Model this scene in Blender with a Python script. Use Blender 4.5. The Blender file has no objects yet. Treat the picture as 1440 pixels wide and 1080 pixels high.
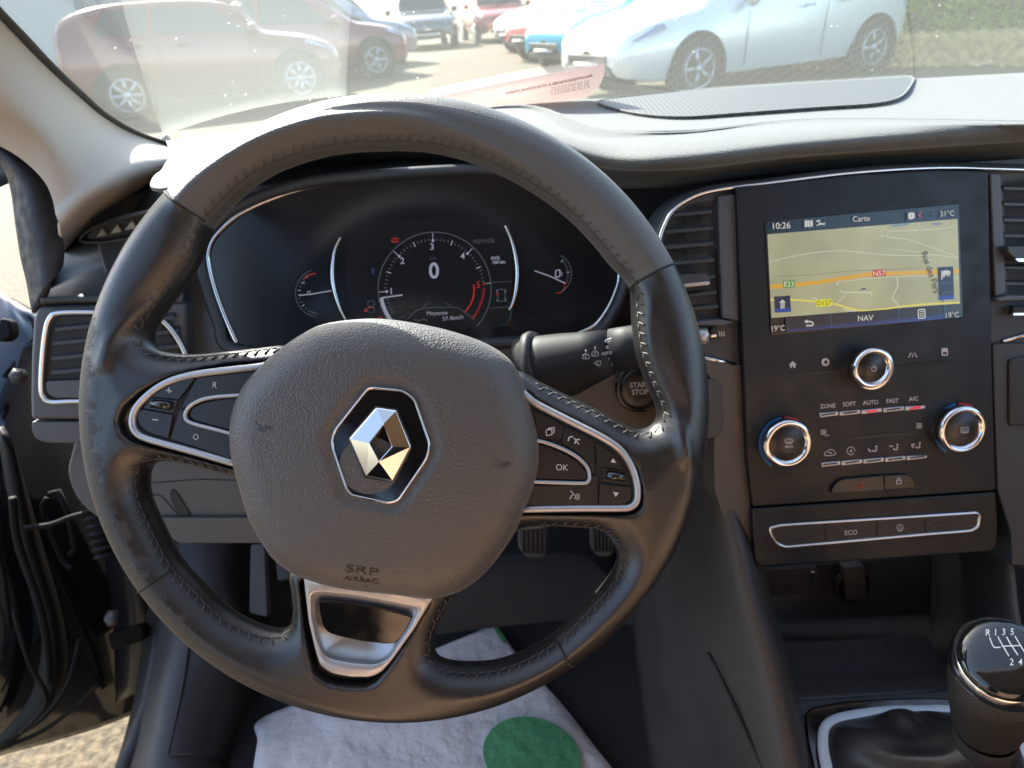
import bpy, bmesh, math, random
import numpy as np
from mathutils import Vector, Matrix

# ---------------------------------------------------------------- camera, world, sun, exposure
scn = bpy.context.scene
random.seed(4)
CAM = Vector((0.0, 0.0, 1.14))
FPX = 998.0                      # focal length in pixels of the 1440 wide photograph


def cam_axes(yaw, pitch, roll):
    y, p, r = map(math.radians, (yaw, pitch, roll))
    F = Vector((math.sin(y) * math.cos(p), math.cos(y) * math.cos(p), -math.sin(p)))
    R0 = Vector((math.cos(y), -math.sin(y), 0))
    U0 = R0.cross(F)
    return (math.cos(r) * R0 - math.sin(r) * U0, math.cos(r) * U0 + math.sin(r) * R0, F)


R_, U_, F_ = cam_axes(4, 28.5, 4)
cd = bpy.data.cameras.new('camera')
camo = bpy.data.objects.new('camera', cd)
scn.collection.objects.link(camo)
camo.matrix_world = Matrix(((R_.x, U_.x, -F_.x, CAM.x), (R_.y, U_.y, -F_.y, CAM.y),
                            (R_.z, U_.z, -F_.z, CAM.z), (0, 0, 0, 1)))
cd.sensor_width = 36
cd.lens = 36 * FPX / 1440
cd.clip_start = 0.02
cd.clip_end = 600
cd.dof.use_dof = True
cd.dof.focus_distance = 0.42
cd.dof.aperture_fstop = 13.0
scn.camera = camo

SUN = Vector((-0.41, 0.71, 0.57)).normalized()
EXPO = 2.1
world = bpy.data.worlds.new('World')
scn.world = world
world.use_nodes = True
wn = world.node_tree
sky = wn.nodes.new('ShaderNodeTexSky')
sky.sky_type = 'NISHITA'
sky.sun_disc = False
sky.sun_elevation = math.asin(SUN.z)
sky.sun_rotation = math.atan2(SUN.x, SUN.y)
sky.air_density = 1.0
sky.dust_density = 2.0
bg = wn.nodes['Background']
wn.links.new(sky.outputs[0], bg.inputs[0])
bg.inputs[1].default_value = 0.145
sd = bpy.data.lights.new('sun', 'SUN')
sd.energy = 5.0
sd.angle = math.radians(0.5)
sd.color = (1.0, 0.95, 0.86)
suno = bpy.data.objects.new('sun', sd)
scn.collection.objects.link(suno)
suno.rotation_euler = (-SUN).to_track_quat('-Z', 'Y').to_euler()
scn.view_settings.view_transform = 'Standard'
scn.view_settings.look = 'None'
scn.view_settings.exposure = EXPO
scn.view_settings.gamma = 1
scn.render.engine = 'CYCLES'
scn.cycles.use_denoising = True
scn.cycles.max_bounces = 10
scn.cycles.transparent_max_bounces = 16
scn.cycles.sample_clamp_indirect = 6
scn.cycles.caustics_reflective = False
scn.cycles.caustics_refractive = False
GAIN = 2 ** EXPO


# ---------------------------------------------------------------- geometry helpers
def ray(px, py):
    return F_ + R_ * ((px - 720) / FPX) + U_ * ((540 - py) / FPX)


def W(px, py, z):
    return CAM + ray(px, py) * z


class Plane:
    """a real plane in the car; P() finds the spot on it (moved out by off) that a sight line meets"""

    def __init__(s, p, n):
        s.p = Vector(p)
        s.n = Vector(n).normalized()

    def P(s, px, py, off=0.0):
        v = ray(px, py)
        t = ((s.p + s.n * off) - CAM).dot(s.n) / v.dot(s.n)
        return CAM + v * t


def tilt(deg, yaw=0):
    a, b = math.radians(deg), math.radians(yaw)
    return Vector((math.sin(b) * math.cos(a), -math.cos(b) * math.cos(a), math.sin(a)))


PW = Plane(W(556, 573, .417), -F_)            # steering wheel mid plane
PK = Plane(W(611, 405, .655), tilt(20))       # instrument cluster face
PS = Plane(W(1215, 400, .58), tilt(18))       # centre stack face
PL = Plane(W(150, 500, .615), tilt(16, 6))    # left end of the dash
PDASH = Plane((0, 0, 1.03), (0, 0, 1))
PFLOOR = Plane((0, 0, .30), (0, 0, 1))
WSL = math.radians(31)
PGLASS = Plane((0, .885, 1.02), (0, -math.sin(WSL), -math.cos(WSL)))   # inner face of windscreen


def cr(pts, n=6, closed=True):
    """Catmull-Rom through 2D or 3D points"""
    pts = [tuple(p) for p in pts]
    m = len(pts)
    out = []
    rng = range(m) if closed else range(m - 1)
    for i in rng:
        if closed:
            a, b, c, d = pts[i - 1], pts[i], pts[(i + 1) % m], pts[(i + 2) % m]
        else:
            a, b, c, d = pts[max(i - 1, 0)], pts[i], pts[i + 1], pts[min(i + 2, m - 1)]
        for k in range(n):
            t = k / n
            out.append(tuple(0.5 * (2 * b[j] + (c[j] - a[j]) * t + (2 * a[j] - 5 * b[j] + 4 * c[j] - d[j]) * t * t
                                    + (3 * b[j] - a[j] - 3 * c[j] + d[j]) * t ** 3) for j in range(len(b))))
    if not closed:
        out.append(pts[-1])
    return out


def rnd(pts, r, n=4):
    """round the corners of a polygon; r a number or a list"""
    out = []
    m = len(pts)
    for i in range(m):
        p = np.array(pts[i], float)
        a = np.array(pts[i - 1], float) - p
        b = np.array(pts[(i + 1) % m], float) - p
        la, lb = np.linalg.norm(a), np.linalg.norm(b)
        rr = r[i] if isinstance(r, (list, tuple)) else r
        rr = min(rr, la * .45, lb * .45)
        if rr <= 0:
            out.append(tuple(p))
            continue
        s, e = p + a / la * rr, p + b / lb * rr
        for k in range(n + 1):
            t = k / n
            out.append(tuple((1 - t) ** 2 * s + 2 * t * (1 - t) * p + t * t * e))
    return out


def circ(cx, cy, r, n=48, ry=None, a0=0, a1=360, ang=0):
    ry = r if ry is None else ry
    full = abs(a1 - a0) >= 360
    k = n if full else n + 1
    o = []
    for i in range(k):
        a = math.radians(a0 + (a1 - a0) * i / n)
        x, y = r * math.cos(a), ry * math.sin(a)
        c, s = math.cos(math.radians(ang)), math.sin(math.radians(ang))
        o.append((cx + x * c - y * s, cy - (x * s + y * c)))
    return o


def link(name, me, mat=None, parent=None, smooth=True):
    o = bpy.data.objects.new(name, me)
    scn.collection.objects.link(o)
    if mat is not None:
        me.materials.append(mat)
    if smooth and len(me.polygons):
        me.polygons.foreach_set('use_smooth', [True] * len(me.polygons))
    if parent is not None:
        o.parent = parent
        if parent.type == 'EMPTY':
            o.matrix_parent_inverse = parent.matrix_basis.inverted()
    return o


def mesh(name, V, Fc, mat=None, parent=None, smooth=True, fix=False):
    me = bpy.data.meshes.new(name)
    me.from_pydata([tuple(v) for v in V], [], [tuple(f) for f in Fc])
    if fix:
        bm = bmesh.new()
        bm.from_mesh(me)
        bmesh.ops.recalc_face_normals(bm, faces=bm.faces)
        bm.to_mesh(me)
        bm.free()
    me.update()
    return link(name, me, mat, parent, smooth)


def thing(name, label, cat, loc=(0, 0, 0), group=None, kind=None):
    o = bpy.data.objects.new(name, None)
    scn.collection.objects.link(o)
    o.location = loc
    o.empty_display_size = .02
    return tag(o, label, cat, group, kind)


def tag(o, label=None, cat=None, group=None, kind=None):
    if label:
        o['label'] = label
    if cat:
        o['category'] = cat
    if group:
        o['group'] = group
    if kind:
        o['kind'] = kind
    return o


def bevel(o, w, seg=3, ang=40):
    m = o.modifiers.new('bevel', 'BEVEL')
    m.width = w
    m.segments = seg
    m.limit_method = 'ANGLE'
    m.angle_limit = math.radians(ang)
    m.harden_normals = True
    return o


class Geo:
    """collects simple solids in world space into one mesh"""

    def __init__(s):
        s.V, s.F = [], []

    def add(s, V, Fc):
        n = len(s.V)
        s.V += [Vector(v) for v in V]
        s.F += [tuple(i + n for i in f) for f in Fc]

    def plate(s, pts3, vec):
        """closed outline (front) extruded by vec"""
        n = len(pts3)
        V = [Vector(p) for p in pts3] + [Vector(p) + Vector(vec) for p in pts3]
        Fc = [tuple(range(n)), tuple(range(2 * n - 1, n - 1, -1))]
        Fc += [(i, i + n, (i + 1) % n + n, (i + 1) % n) for i in range(n)]
        s.add(V, Fc)

    def tube(s, pts, rad, seg=10, closed=False, nrm=None, flat=1.0, caps=True):
        """sweep an ellipse: half width rad in the sheet, half height rad*flat along nrm"""
        pts = [Vector(p) for p in pts]
        m = len(pts)
        V = []
        prev = None
        for i in range(m):
            if closed:
                t = (pts[(i + 1) % m] - pts[i - 1])
            else:
                t = pts[min(i + 1, m - 1)] - pts[max(i - 1, 0)]
            t.normalize()
            if nrm is not None:
                up = nrm(pts[i]) if callable(nrm) else Vector(nrm)
            else:
                up = prev if prev is not None else (Vector((0, 0, 1)) if abs(t.z) < .9 else Vector((1, 0, 0)))
            side = t.cross(up)
            if side.length < 1e-6:
                side = t.orthogonal()
            side.normalize()
            up = side.cross(t).normalized()
            if nrm is None:
                prev = up
            r = rad[i] if isinstance(rad, (list, tuple)) else rad
            for k in range(seg):
                a = 2 * math.pi * k / seg
                V.append(pts[i] + side * (r * math.cos(a)) + up * (r * flat * math.sin(a)))
        Fc = []
        for i in range(m if closed else m - 1):
            j = (i + 1) % m
            for k in range(seg):
                l = (k + 1) % seg
                Fc.append((i * seg + k, i * seg + l, j * seg + l, j * seg + k))
        if caps and not closed:
            Fc.append(tuple(range(seg - 1, -1, -1)))
            Fc.append(tuple((m - 1) * seg + k for k in range(seg)))
        s.add(V, Fc)

    def lathe(s, c, axis, prof, n=48, xdir=None):
        """prof: list of (radius, height along axis)"""
        axis = Vector(axis).normalized()
        x = (Vector(xdir) if xdir is not None else axis.orthogonal())
        x = (x - axis * x.dot(axis)).normalized()
        y = axis.cross(x)
        V = []
        for r, h in prof:
            for k in range(n):
                a = 2 * math.pi * k / n
                V.append(Vector(c) + axis * h + x * (r * math.cos(a)) + y * (r * math.sin(a)))
        Fc = []
        for i in range(len(prof) - 1):
            for k in range(n):
                l = (k + 1) % n
                Fc.append((i * n + k, i * n + l, (i + 1) * n + l, (i + 1) * n + k))
        if prof[-1][0] > 1e-6:
            Fc.append(tuple((len(prof) - 1) * n + k for k in range(n)))
        s.add(V, Fc)

    def box(s, lo, hi, M=None):
        V = [Vector((x, y, z)) for x in (lo[0], hi[0]) for y in (lo[1], hi[1]) for z in (lo[2], hi[2])]
        if M is not None:
            V = [M @ v for v in V]
        s.add(V, [(0, 1, 3, 2), (4, 6, 7, 5), (0, 4, 5, 1), (2, 3, 7, 6), (0, 2, 6, 4), (1, 5, 7, 3)])

    def build(s, name, mat, parent=None, smooth=True, bev=0, seg=3, fix=True):
        o = mesh(name, s.V, s.F, mat, parent, smooth, fix)
        if bev:
            bevel(o, bev, seg)
        return o


def plate(name, pts, plane, off, thick, mat, parent=None, bev=.001, seg=3, hole=None):
    """outline in photo pixels laid on a plane (moved out by off), with real thickness behind it"""
    g = Geo()
    g.plate([plane.P(x, y, off) for x, y in pts], -plane.n * thick)
    return g.build(name, mat, parent, bev=bev, seg=seg)


def strip(name, pts, plane, off, half_w, half_h, mat, parent=None, closed=True, seg=12):
    """rounded trim strip following a pixel path on a plane; half width in metres"""
    g = Geo()
    g.tube([plane.P(x, y, off) for x, y in pts], half_w, seg, closed, plane.n, half_h / half_w if not isinstance(half_w, list) else half_h / max(half_w))
    return g.build(name, mat, parent)


def sheet(name, rows, mat, parent=None, nu=5, nv=5, thick=0.004, world=False):
    """free-form panel: rows of (px, py, depth) or world points, smoothly interpolated"""
    G = []
    for r in rows:
        p = [Vector(q) if world else W(*q) for q in r]
        G.append(cr(p, nu, False))
    cols = list(zip(*G))
    cols = [cr(c, nv, False) for c in cols]
    nr, nc = len(cols[0]), len(cols)
    V = [cols[j][i] for i in range(nr) for j in range(nc)]
    Fc = [(i * nc + j, i * nc + j + 1, (i + 1) * nc + j + 1, (i + 1) * nc + j) for i in range(nr - 1) for j in range(nc - 1)]
    o = mesh(name, V, Fc, mat, parent)
    if thick:
        m = o.modifiers.new('thick', 'SOLIDIFY')
        m.thickness = thick
        m.offset = 0
    return o


_tc = {}


def text2d(s, font_bold=0.0):
    key = (s, font_bold)
    if key not in _tc:
        cu = bpy.data.curves.new('t', 'FONT')
        cu.body = s
        cu.align_x = 'CENTER'
        cu.offset = font_bold
        cu.resolution_u = 3
        o = bpy.data.objects.new('t', cu)
        scn.collection.objects.link(o)
        bpy.context.view_layer.update()
        me = bpy.data.meshes.new_from_object(o.evaluated_get(bpy.context.evaluated_depsgraph_get()))
        V = [(v.co.x, v.co.y) for v in me.vertices]
        Fc = [tuple(p.vertices) for p in me.polygons]
        bpy.data.objects.remove(o)
        bpy.data.curves.remove(cu)
        bpy.data.meshes.remove(me)
        _tc[key] = (V, Fc)
    return _tc[key]


class Decal:
    """printed marks: thin flat shapes just proud of a surface"""

    def __init__(s, plane, off):
        s.pl, s.off, s.V, s.F, s.k = plane, off, [], [], 0

    def _p(s, pts, faces):
        o = s.off + .00002 * (s.k % 12)
        s.k += 1
        n = len(s.V)
        s.V += [s.pl.P(x, y, o) for x, y in pts]
        for f in faces:
            s.F.append(tuple(i + n for i in f))

    def poly(s, pts):
        s._p(pts, [tuple(range(len(pts)))])
        return s

    def line(s, pts, w, closed=False):
        m = len(pts)
        L = []
        for i in range(m):
            if closed:
                a, b = np.array(pts[i - 1], float), np.array(pts[(i + 1) % m], float)
            else:
                a, b = np.array(pts[max(i - 1, 0)], float), np.array(pts[min(i + 1, m - 1)], float)
            t = b - a
            t /= (np.linalg.norm(t) + 1e-9)
            nn = np.array((-t[1], t[0])) * w / 2
            p = np.array(pts[i], float)
            L += [tuple(p + nn), tuple(p - nn)]
        Fc = [(2 * i, 2 * i + 1, 2 * i + 3, 2 * i + 2) for i in range(m - 1)]
        if closed:
            Fc.append((2 * m - 2, 2 * m - 1, 1, 0))
        s._p(L, Fc)
        return s

    def text(s, t, cx, cy, h, ang=0, xs=1.0, bold=0.0, mirror=False):
        V, Fc = text2d(t, bold)
        k = h / .70
        c, sn = math.cos(math.radians(ang)), math.sin(math.radians(ang))
        P = []
        for x, y in V:
            x, y = x * k * xs * (-1 if mirror else 1), (y - .35) * k
            P.append((cx + x * c - y * sn, cy - (x * sn + y * c)))
        s._p(P, Fc)
        return s

    def build(s, name, mat, parent):
        return mesh(name, s.V, s.F, mat, parent, smooth=False)


# ---------------------------------------------------------------- materials
def srgb(r, g, b):
    return tuple(((c / 255) / 12.92 if c / 255 <= .04045 else ((c / 255 + .055) / 1.055) ** 2.4) for c in (r, g, b)) + (1,)


def mat(name, col, rough=.5, metal=0.0, grain=None, spec=.5, noise=None, coat=0.0, rvar=None, sheen=0.0):
    """grain=(kind, scale, strength, distance); noise=(scale, amount); rvar=(scale, amount)"""
    m = bpy.data.materials.new(name)
    m.use_nodes = True
    nt = m.node_tree
    b = nt.nodes['Principled BSDF']
    b.inputs['Base Color'].default_value = (*col[:3], 1)
    b.inputs['Roughness'].default_value = rough
    b.inputs['Metallic'].default_value = metal
    b.inputs['Specular IOR Level'].default_value = spec
    b.inputs['Coat Weight'].default_value = coat
    b.inputs['Coat Roughness'].default_value = .08
    b.inputs['Sheen Weight'].default_value = sheen
    b.inputs['Sheen Roughness'].default_value = .45
    tc = nt.nodes.new('ShaderNodeTexCoord')
    if noise:
        n = nt.nodes.new('ShaderNodeTexNoise')
        n.inputs['Scale'].default_value = noise[0]
        n.inputs['Detail'].default_value = 5
        nt.links.new(tc.outputs['Object'], n.inputs['Vector'])
        r = nt.nodes.new('ShaderNodeValToRGB')
        r.color_ramp.elements[0].position = .3
        r.color_ramp.elements[1].position = .7
        lo = tuple(c * (1 - noise[1]) for c in col[:3])
        hi = tuple(min(1, c * (1 + noise[1])) for c in col[:3])
        r.color_ramp.elements[0].color = (*lo, 1)
        r.color_ramp.elements[1].color = (*hi, 1)
        nt.links.new(n.outputs[0], r.inputs[0])
        nt.links.new(r.outputs[0], b.inputs['Base Color'])
    if rvar:
        n = nt.nodes.new('ShaderNodeTexNoise')
        n.inputs['Scale'].default_value = rvar[0]
        n.inputs['Detail'].default_value = 6
        nt.links.new(tc.outputs['Object'], n.inputs['Vector'])
        mr = nt.nodes.new('ShaderNodeMapRange')
        mr.inputs[1].default_value = .35
        mr.inputs[2].default_value = .65
        mr.inputs[3].default_value = max(0, rough - rvar[1])
        mr.inputs[4].default_value = min(1, rough + rvar[1])
        nt.links.new(n.outputs[0], mr.inputs[0])
        nt.links.new(mr.outputs[0], b.inputs['Roughness'])
    if grain:
        kind, sc, st, dist = grain
        if kind == 'vor':
            g = nt.nodes.new('ShaderNodeTexVoronoi')
            g.feature = 'SMOOTH_F1'
            g.inputs['Scale'].default_value = sc
            g.inputs['Smoothness'].default_value = .6
            wv = nt.nodes.new('ShaderNodeTexNoise')
            wv.inputs['Scale'].default_value = sc * .5
            mx = nt.nodes.new('ShaderNodeVectorMath')
            mx.operation = 'MULTIPLY_ADD'
            mx.inputs[1].default_value = (1.2 / sc,) * 3
            nt.links.new(tc.outputs['Object'], wv.inputs['Vector'])
            nt.links.new(wv.outputs[1], mx.inputs[0])
            nt.links.new(tc.outputs['Object'], mx.inputs[2])
            nt.links.new(mx.outputs[0], g.inputs['Vector'])
            inv = True
        else:
            g = nt.nodes.new('ShaderNodeTexNoise')
            g.inputs['Scale'].default_value = sc
            g.inputs['Detail'].default_value = 3
            nt.links.new(tc.outputs['Object'], g.inputs['Vector'])
            inv = False
        bp = nt.nodes.new('ShaderNodeBump')
        bp.invert = inv
        bp.inputs['Strength'].default_value = st
        bp.inputs['Distance'].default_value = dist
        nt.links.new(g.outputs[0], bp.inputs['Height'])
        nt.links.new(bp.outputs[0], b.inputs['Normal'])
    return m


def emat(name, col, k=1.0, base=(.01, .01, .012), rough=.25):
    """a lit display: col is the colour it shows in the picture"""
    m = bpy.data.materials.new(name)
    m.use_nodes = True
    b = m.node_tree.nodes['Principled BSDF']
    b.inputs['Base Color'].default_value = (*base, 1)
    b.inputs['Roughness'].default_value = rough
    b.inputs['Emission Color'].default_value = srgb(*col)
    b.inputs['Emission Strength'].default_value = k / GAIN
    return m


M = {}
M['leather'] = mat('smooth_black_leather', (.011, .0105, .011), .33, grain=('noise', 1500, .35, .0005), rvar=(260, .035), spec=.75)
M['worn'] = mat('worn_leather', (.024, .023, .023), .46, grain=('noise', 1100, .8, .0007), noise=(300, .3))
M['rim_grain'] = mat('grained_rim_leather', (.032, .031, .028), .46, grain=('noise', 1300, .9, .0006), spec=1.0, sheen=.14)
M['grain_leather'] = mat('grained_airbag_skin', (.034, .030, .026), .52, grain=('vor', 850, .6, .0007), spec=1.0, sheen=.18)
M['seam'] = mat('dark_seam', (.008, .008, .008), .8)
M['thread'] = mat('grey_thread', (.055, .052, .05), .6)
M['satin'] = mat('satin_silver_trim', (.62, .62, .64), .30, 1.0)
M['silver_paint'] = mat('silver_painted_plastic', (.42, .43, .45), .38, .6, rvar=(80, .06))
M['chrome'] = mat('polished_chrome', (.66, .64, .63), .05, 1.0)
M['chrome_soft'] = mat('brushed_chrome', (.72, .72, .74), .16, 1.0)
M['gloss'] = mat('piano_black', (.006, .006, .007), .09, coat=.4, rvar=(90, .05))
M['gloss2'] = mat('dark_lens', (.010, .012, .016), .16)
M['button'] = mat('satin_black_button', (.012, .012, .013), .34)
M['button_d'] = mat('dark_gap', (.004, .004, .004), .7)
M['dash_soft'] = mat('grained_dash_foam', (.084, .091, .091), .75, grain=('vor', 800, .5, .0007), noise=(9, .05), spec=.4, sheen=.3)
M['dash_face'] = mat('slate_soft_plastic', (.036, .041, .046), .55, grain=('vor', 700, .3, .0006))
M['dash_grey'] = mat('grey_hard_plastic', (.062, .066, .076), .42, grain=('noise', 1500, .12, .0004))
M['dash_low'] = mat('lower_grey_plastic', (.058, .055, .053), .5, grain=('vor', 700, .25, .0006))
M['panel'] = mat('matte_panel_black', (.0062, .0090, .0125), .42, grain=('noise', 2500, .06, .0003), spec=.32, rvar=(55, .07), noise=(24, .25))
M['vent'] = mat('vent_black', (.006, .006, .007), .6)
M['slat'] = mat('vent_slat', (.030, .032, .036), .42)
M['rubber'] = mat('black_rubber', (.020, .020, .022), .65, rvar=(120, .1))
M['carpet'] = mat('dark_carpet', (.020, .018, .020), .95, grain=('noise', 1800, 1.0, .003), noise=(400, .35))
M['plastic_dk'] = mat('dark_grained_plastic', (.017, .0165, .017), .5, grain=('vor', 800, .4, .0006))
M['beige'] = mat('beige_woven_trim', (.44, .41, .365), .85, grain=('noise', 1600, .25, .0006), noise=(5, .04))
M['black_paint'] = mat('black_car_paint', (.005, .005, .006), .12, coat=1.0)
M['white'] = mat('printed_white', (.46, .46, .48), .6)
M['red_print'] = mat('printed_red', (.45, .02, .03), .6)
M['blue_print'] = mat('printed_blue', (.02, .14, .36), .5)
M['led'] = emat('red_led', (235, 40, 70), .9)

# ================================================================ OUTSIDE: ground, wall, hedge, buildings, parked cars
def ground_mat():
    m = mat('sandy_gravel', (.36, .29, .19), .9, noise=(2.2, .10))
    nt = m.node_tree
    b = nt.nodes['Principled BSDF']
    tc = nt.nodes.new('ShaderNodeTexCoord')
    n1 = nt.nodes.new('ShaderNodeTexNoise')
    n1.inputs['Scale'].default_value = 55
    n1.inputs['Detail'].default_value = 6
    r1 = nt.nodes.new('ShaderNodeValToRGB')
    r1.color_ramp.elements[0].position = .36
    r1.color_ramp.elements[1].position = .62
    r1.color_ramp.elements[0].color = (.050, .038, .021, 1)
    r1.color_ramp.elements[1].color = (.150, .115, .066, 1)
    nt.links.new(tc.outputs['Object'], n1.inputs['Vector'])
    nt.links.new(n1.outputs[0], r1.inputs[0])
    n2 = nt.nodes.new('ShaderNodeTexNoise')
    n2.inputs['Scale'].default_value = .35
    n2.inputs['Detail'].default_value = 4
    nt.links.new(tc.outputs['Object'], n2.inputs['Vector'])
    mx = nt.nodes.new('ShaderNodeMixRGB')
    mx.blend_type = 'MULTIPLY'
    mx.inputs[0].default_value = .35
    nt.links.new(r1.outputs[0], mx.inputs[1])
    nt.links.new(n2.outputs[0], mx.inputs[2])
    nt.links.new(mx.outputs[0], b.inputs['Base Color'])
    bp = nt.nodes.new('ShaderNodeBump')
    bp.inputs['Strength'].default_value = .6
    bp.inputs['Distance'].default_value = .01
    nt.links.new(n1.outputs[0], bp.inputs['Height'])
    nt.links.new(bp.outputs[0], b.inputs['Normal'])
    return m


gr = mesh('ground', [(-300, -300, 0), (300, -300, 0), (300, 300, 0), (-300, 300, 0)], [(0, 1, 2, 3)], ground_mat(), smooth=False)
tag(gr, 'sun-bleached sandy gravel of the car park', kind='structure')

M['tyre'] = mat('tyre_rubber', (.022, .022, .023), .8)
M['arch'] = mat('wheel_arch_dark', (.012, .012, .013), .9)
M['wheelalloy'] = mat('alloy', (.45, .46, .48), .35, .7)
M['carglass'] = mat('car_window_glass', (.02, .03, .035), .05, coat=.5)
M['lamp'] = mat('headlamp_lens', (.14, .20, .32), .06, coat=1)
M['bumper_dk'] = mat('car_dark_plastic', (.02, .02, .02), .6)
M['plate_y'] = mat('number_plate_white', (.6, .6, .58), .5)


def car(name, label, paint, loc, heading, L=4.0, Wd=1.74, H=1.48, group='cars parked in the car park', small=False, rough=.25, metal=.3, axles=None):
    """hatchback, nose along local +x; loc is the ground point midway between the axles"""
    root = thing(name, label, 'car', (loc[0], loc[1], 0), group)
    root.rotation_euler = (0, 0, heading)
    root.matrix_basis = Matrix.Translation((loc[0], loc[1], 0)) @ Matrix.Rotation(heading, 4, 'Z')
    MT = root.matrix_basis
    pm = mat(name + '_paint', paint, rough, metal, coat=.8)
    h = L / 2
    hw = Wd / 2
    # stations: x, bottom, belt, roof, body half width, roof half width
    st = [(-h, .45, .72, .74, hw * .78, hw * .70), (-h + .05, .32, .95, 1.05, hw * .88, hw * .74),
          (-h + .22, .26, .99, H * .90, hw * .95, hw * .74), (-h + .7, .24, .98, H * .985, hw, hw * .76), (-.5, .22, .95, H, hw, hw * .78),
          (.1, .22, .92, H * .985, hw, hw * .78), (.55, .22, .90, H * .90, hw, hw * .77), (h - 1.08, .22, .885, .99, hw, hw * .80),
          (h - .85, .22, .86, .93, hw, hw * .78), (h - .45, .23, .79, .86, hw * .96, hw * .74), (h - .15, .26, .70, .75, hw * .86, hw * .66),
          (h - .03, .30, .60, .64, hw * .74, hw * .60), (h, .38, .52, .54, hw * .66, hw * .5)]

    def sec(s):
        x, zb, zt, zr, w, wr = s
        return [(x, w * .90, zb), (x, w * .985, zb + (zt - zb) * .25), (x, w, zb + (zt - zb) * .55), (x, w * .965, zt),
                (x, (w * .93 + wr) / 2, (zt + zr) / 2), (x, wr, zr * .985), (x, wr * .6, zr * 1.0), (x, 0, zr * 1.004)]

    cols = list(zip(*[sec(s) for s in st]))
    cols = [cr(c, 4, False) for c in cols]
    nst = len(cols[0])
    V, Fc = [], []
    for sgn in (1, -1):
        o = len(V)
        for i in range(nst):
            for c in cols:
                V.append((c[i][0], c[i][1] * sgn, c[i][2]))
        k = len(cols)
        for i in range(nst - 1):
            for j in range(k - 1):
                f = (o + i * k + j, o + i * k + j + 1, o + (i + 1) * k + j + 1, o + (i + 1) * k + j)
                Fc.append(f if sgn > 0 else f[::-1])
        Fc.append(tuple(o + j for j in range(k)))
        Fc.append(tuple(o + (nst - 1) * k + j for j in range(k)))
    tr = lambda pts: [MT @ Vector(p) for p in pts]
    body = mesh('body', tr(V), Fc, pm, root, fix=True)

    def surf(x, f):
        """side point at length x between belt (0) and roof (1); negative f goes down to the sill"""
        for a, b in zip(st, st[1:]):
            if a[0] <= x <= b[0]:
                t = (x - a[0]) / (b[0] - a[0])
                s = [a[i] * (1 - t) + b[i] * t for i in range(6)]
                break
        else:
            s = st[0] if x < st[0][0] else st[-1]
        p = sec(s)
        if f < 0:
            return Vector((x, p[2][1] * (1 + .02 * (1 + f)), s[1] + (s[2] - s[1]) * (1 + f)))
        q, r, u = Vector(p[3]), Vector(p[4]), Vector(p[5])
        return q.lerp(r, f * 2) if f < .5 else r.lerp(u, (f - .5) * 2)

    # side windows
    for sgn in (1, -1):
        for (x0, x1, x2, x3) in ((-.62, .62, .18, -.55), (-1.35, -.70, -.63, -1.15)):
            P = []
            for xx, f in [(x0 + (x1 - x0) * t, .10) for t in (0, .33, .66, 1)] + [(x2 + (x3 - x2) * t, .86) for t in (0, .33, .66, 1)]:
                p = surf(xx, f)
                P.append(MT @ Vector((p.x, (p.y + .012) * sgn, p.z + .006)))
            g = Geo()
            n = MT.to_3x3() @ Vector((0, -sgn, -.2))
            g.plate(P, n.normalized() * .01)
            g.build('window', M['carglass'], root, smooth=False)
        # arches and wheels
        for ax in (axles or (-L * .31, L * .315)):
            g = Geo()
            c = MT @ Vector((ax, sgn * (hw - .045), .315))
            axis = MT.to_3x3() @ Vector((0, sgn, 0))
            g.lathe(c, axis, [(.385, -.1), (.385, .050), (.365, .052), (.0, .050)], 40)
            g.build('wheel_arch', M['arch'], root)
            c = MT @ Vector((ax, sgn * (hw - .02), .305))
            g = Geo()
            g.lathe(c, axis, [(.22, -.06), (.30, -.05), (.305, .0), (.295, .030), (.24, .038), (.215, .030)], 40)
            wh = g.build('wheel', M['tyre'], root)
            g = Geo()
            g.lathe(c, axis, [(.215, .020), (.215, .036), (.195, .038), (.19, .020)], 40)
            for q in range(8 if small else 5):
                a = 2 * math.pi * q / (8 if small else 5)
                x1 = MT.to_3x3() @ Vector((math.cos(a), 0, math.sin(a)))
                g.tube([c + axis * .030 + x1 * .03, c + axis * .034 + x1 * .20], .022, 6, flat=.5, nrm=axis)
            g.lathe(c, axis, [(.05, .02), (.05, .042), (0, .046)], 20)
            g.build('rim', M['wheelalloy'], wh)
        # lamp
        g = Geo()
        pts = [(h - .06, .52, .60), (h - .20, .73, .64), (h - .52, .835, .74), (h - .50, .815, .79), (h - .22, .62, .735), (h - .07, .46, .66)]
        q = [MT @ Vector((x, sgn * y * hw / .87, z)) for x, y, z in pts]
        g.plate([p + MT.to_3x3() @ Vector((.035, sgn * .035, .012)) for p in q], MT.to_3x3() @ Vector((-.08, -sgn * .08, -.02)))
        g.build('headlight', M['lamp'], root, bev=.004)
        g = Geo()
        p = MT @ Vector((.62, sgn * (hw + .09), .98))
        g.lathe(p, MT.to_3x3() @ Vector((1, 0, 0)), [(0, -.07), (.07, -.05), (.09, 0), (.08, .05), (0, .09)], 16)
        g.build('mirror', pm, root)
        g = Geo()
        for hx in (-.38, -.95):
            p = surf(hx, -.12)
            g.tube([MT @ Vector((hx, sgn * (p.y + .03), p.z)), MT @ Vector((hx + .16, sgn * (p.y + .03), p.z + .01))], .014, 8)
        g.build('door_handle', pm, root)
        # sill and door seam
        g = Geo()
        for hx in (-.62, .58):
            g.tube([MT @ Vector((hx + .02 * abs(f), sgn * (surf(hx, f).y + .001), surf(hx, f).z)) for f in (-.08, -.3, -.5, -.7, -.9)], .004, 6)
        g.build('door_seam', M['arch'], root)
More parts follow.
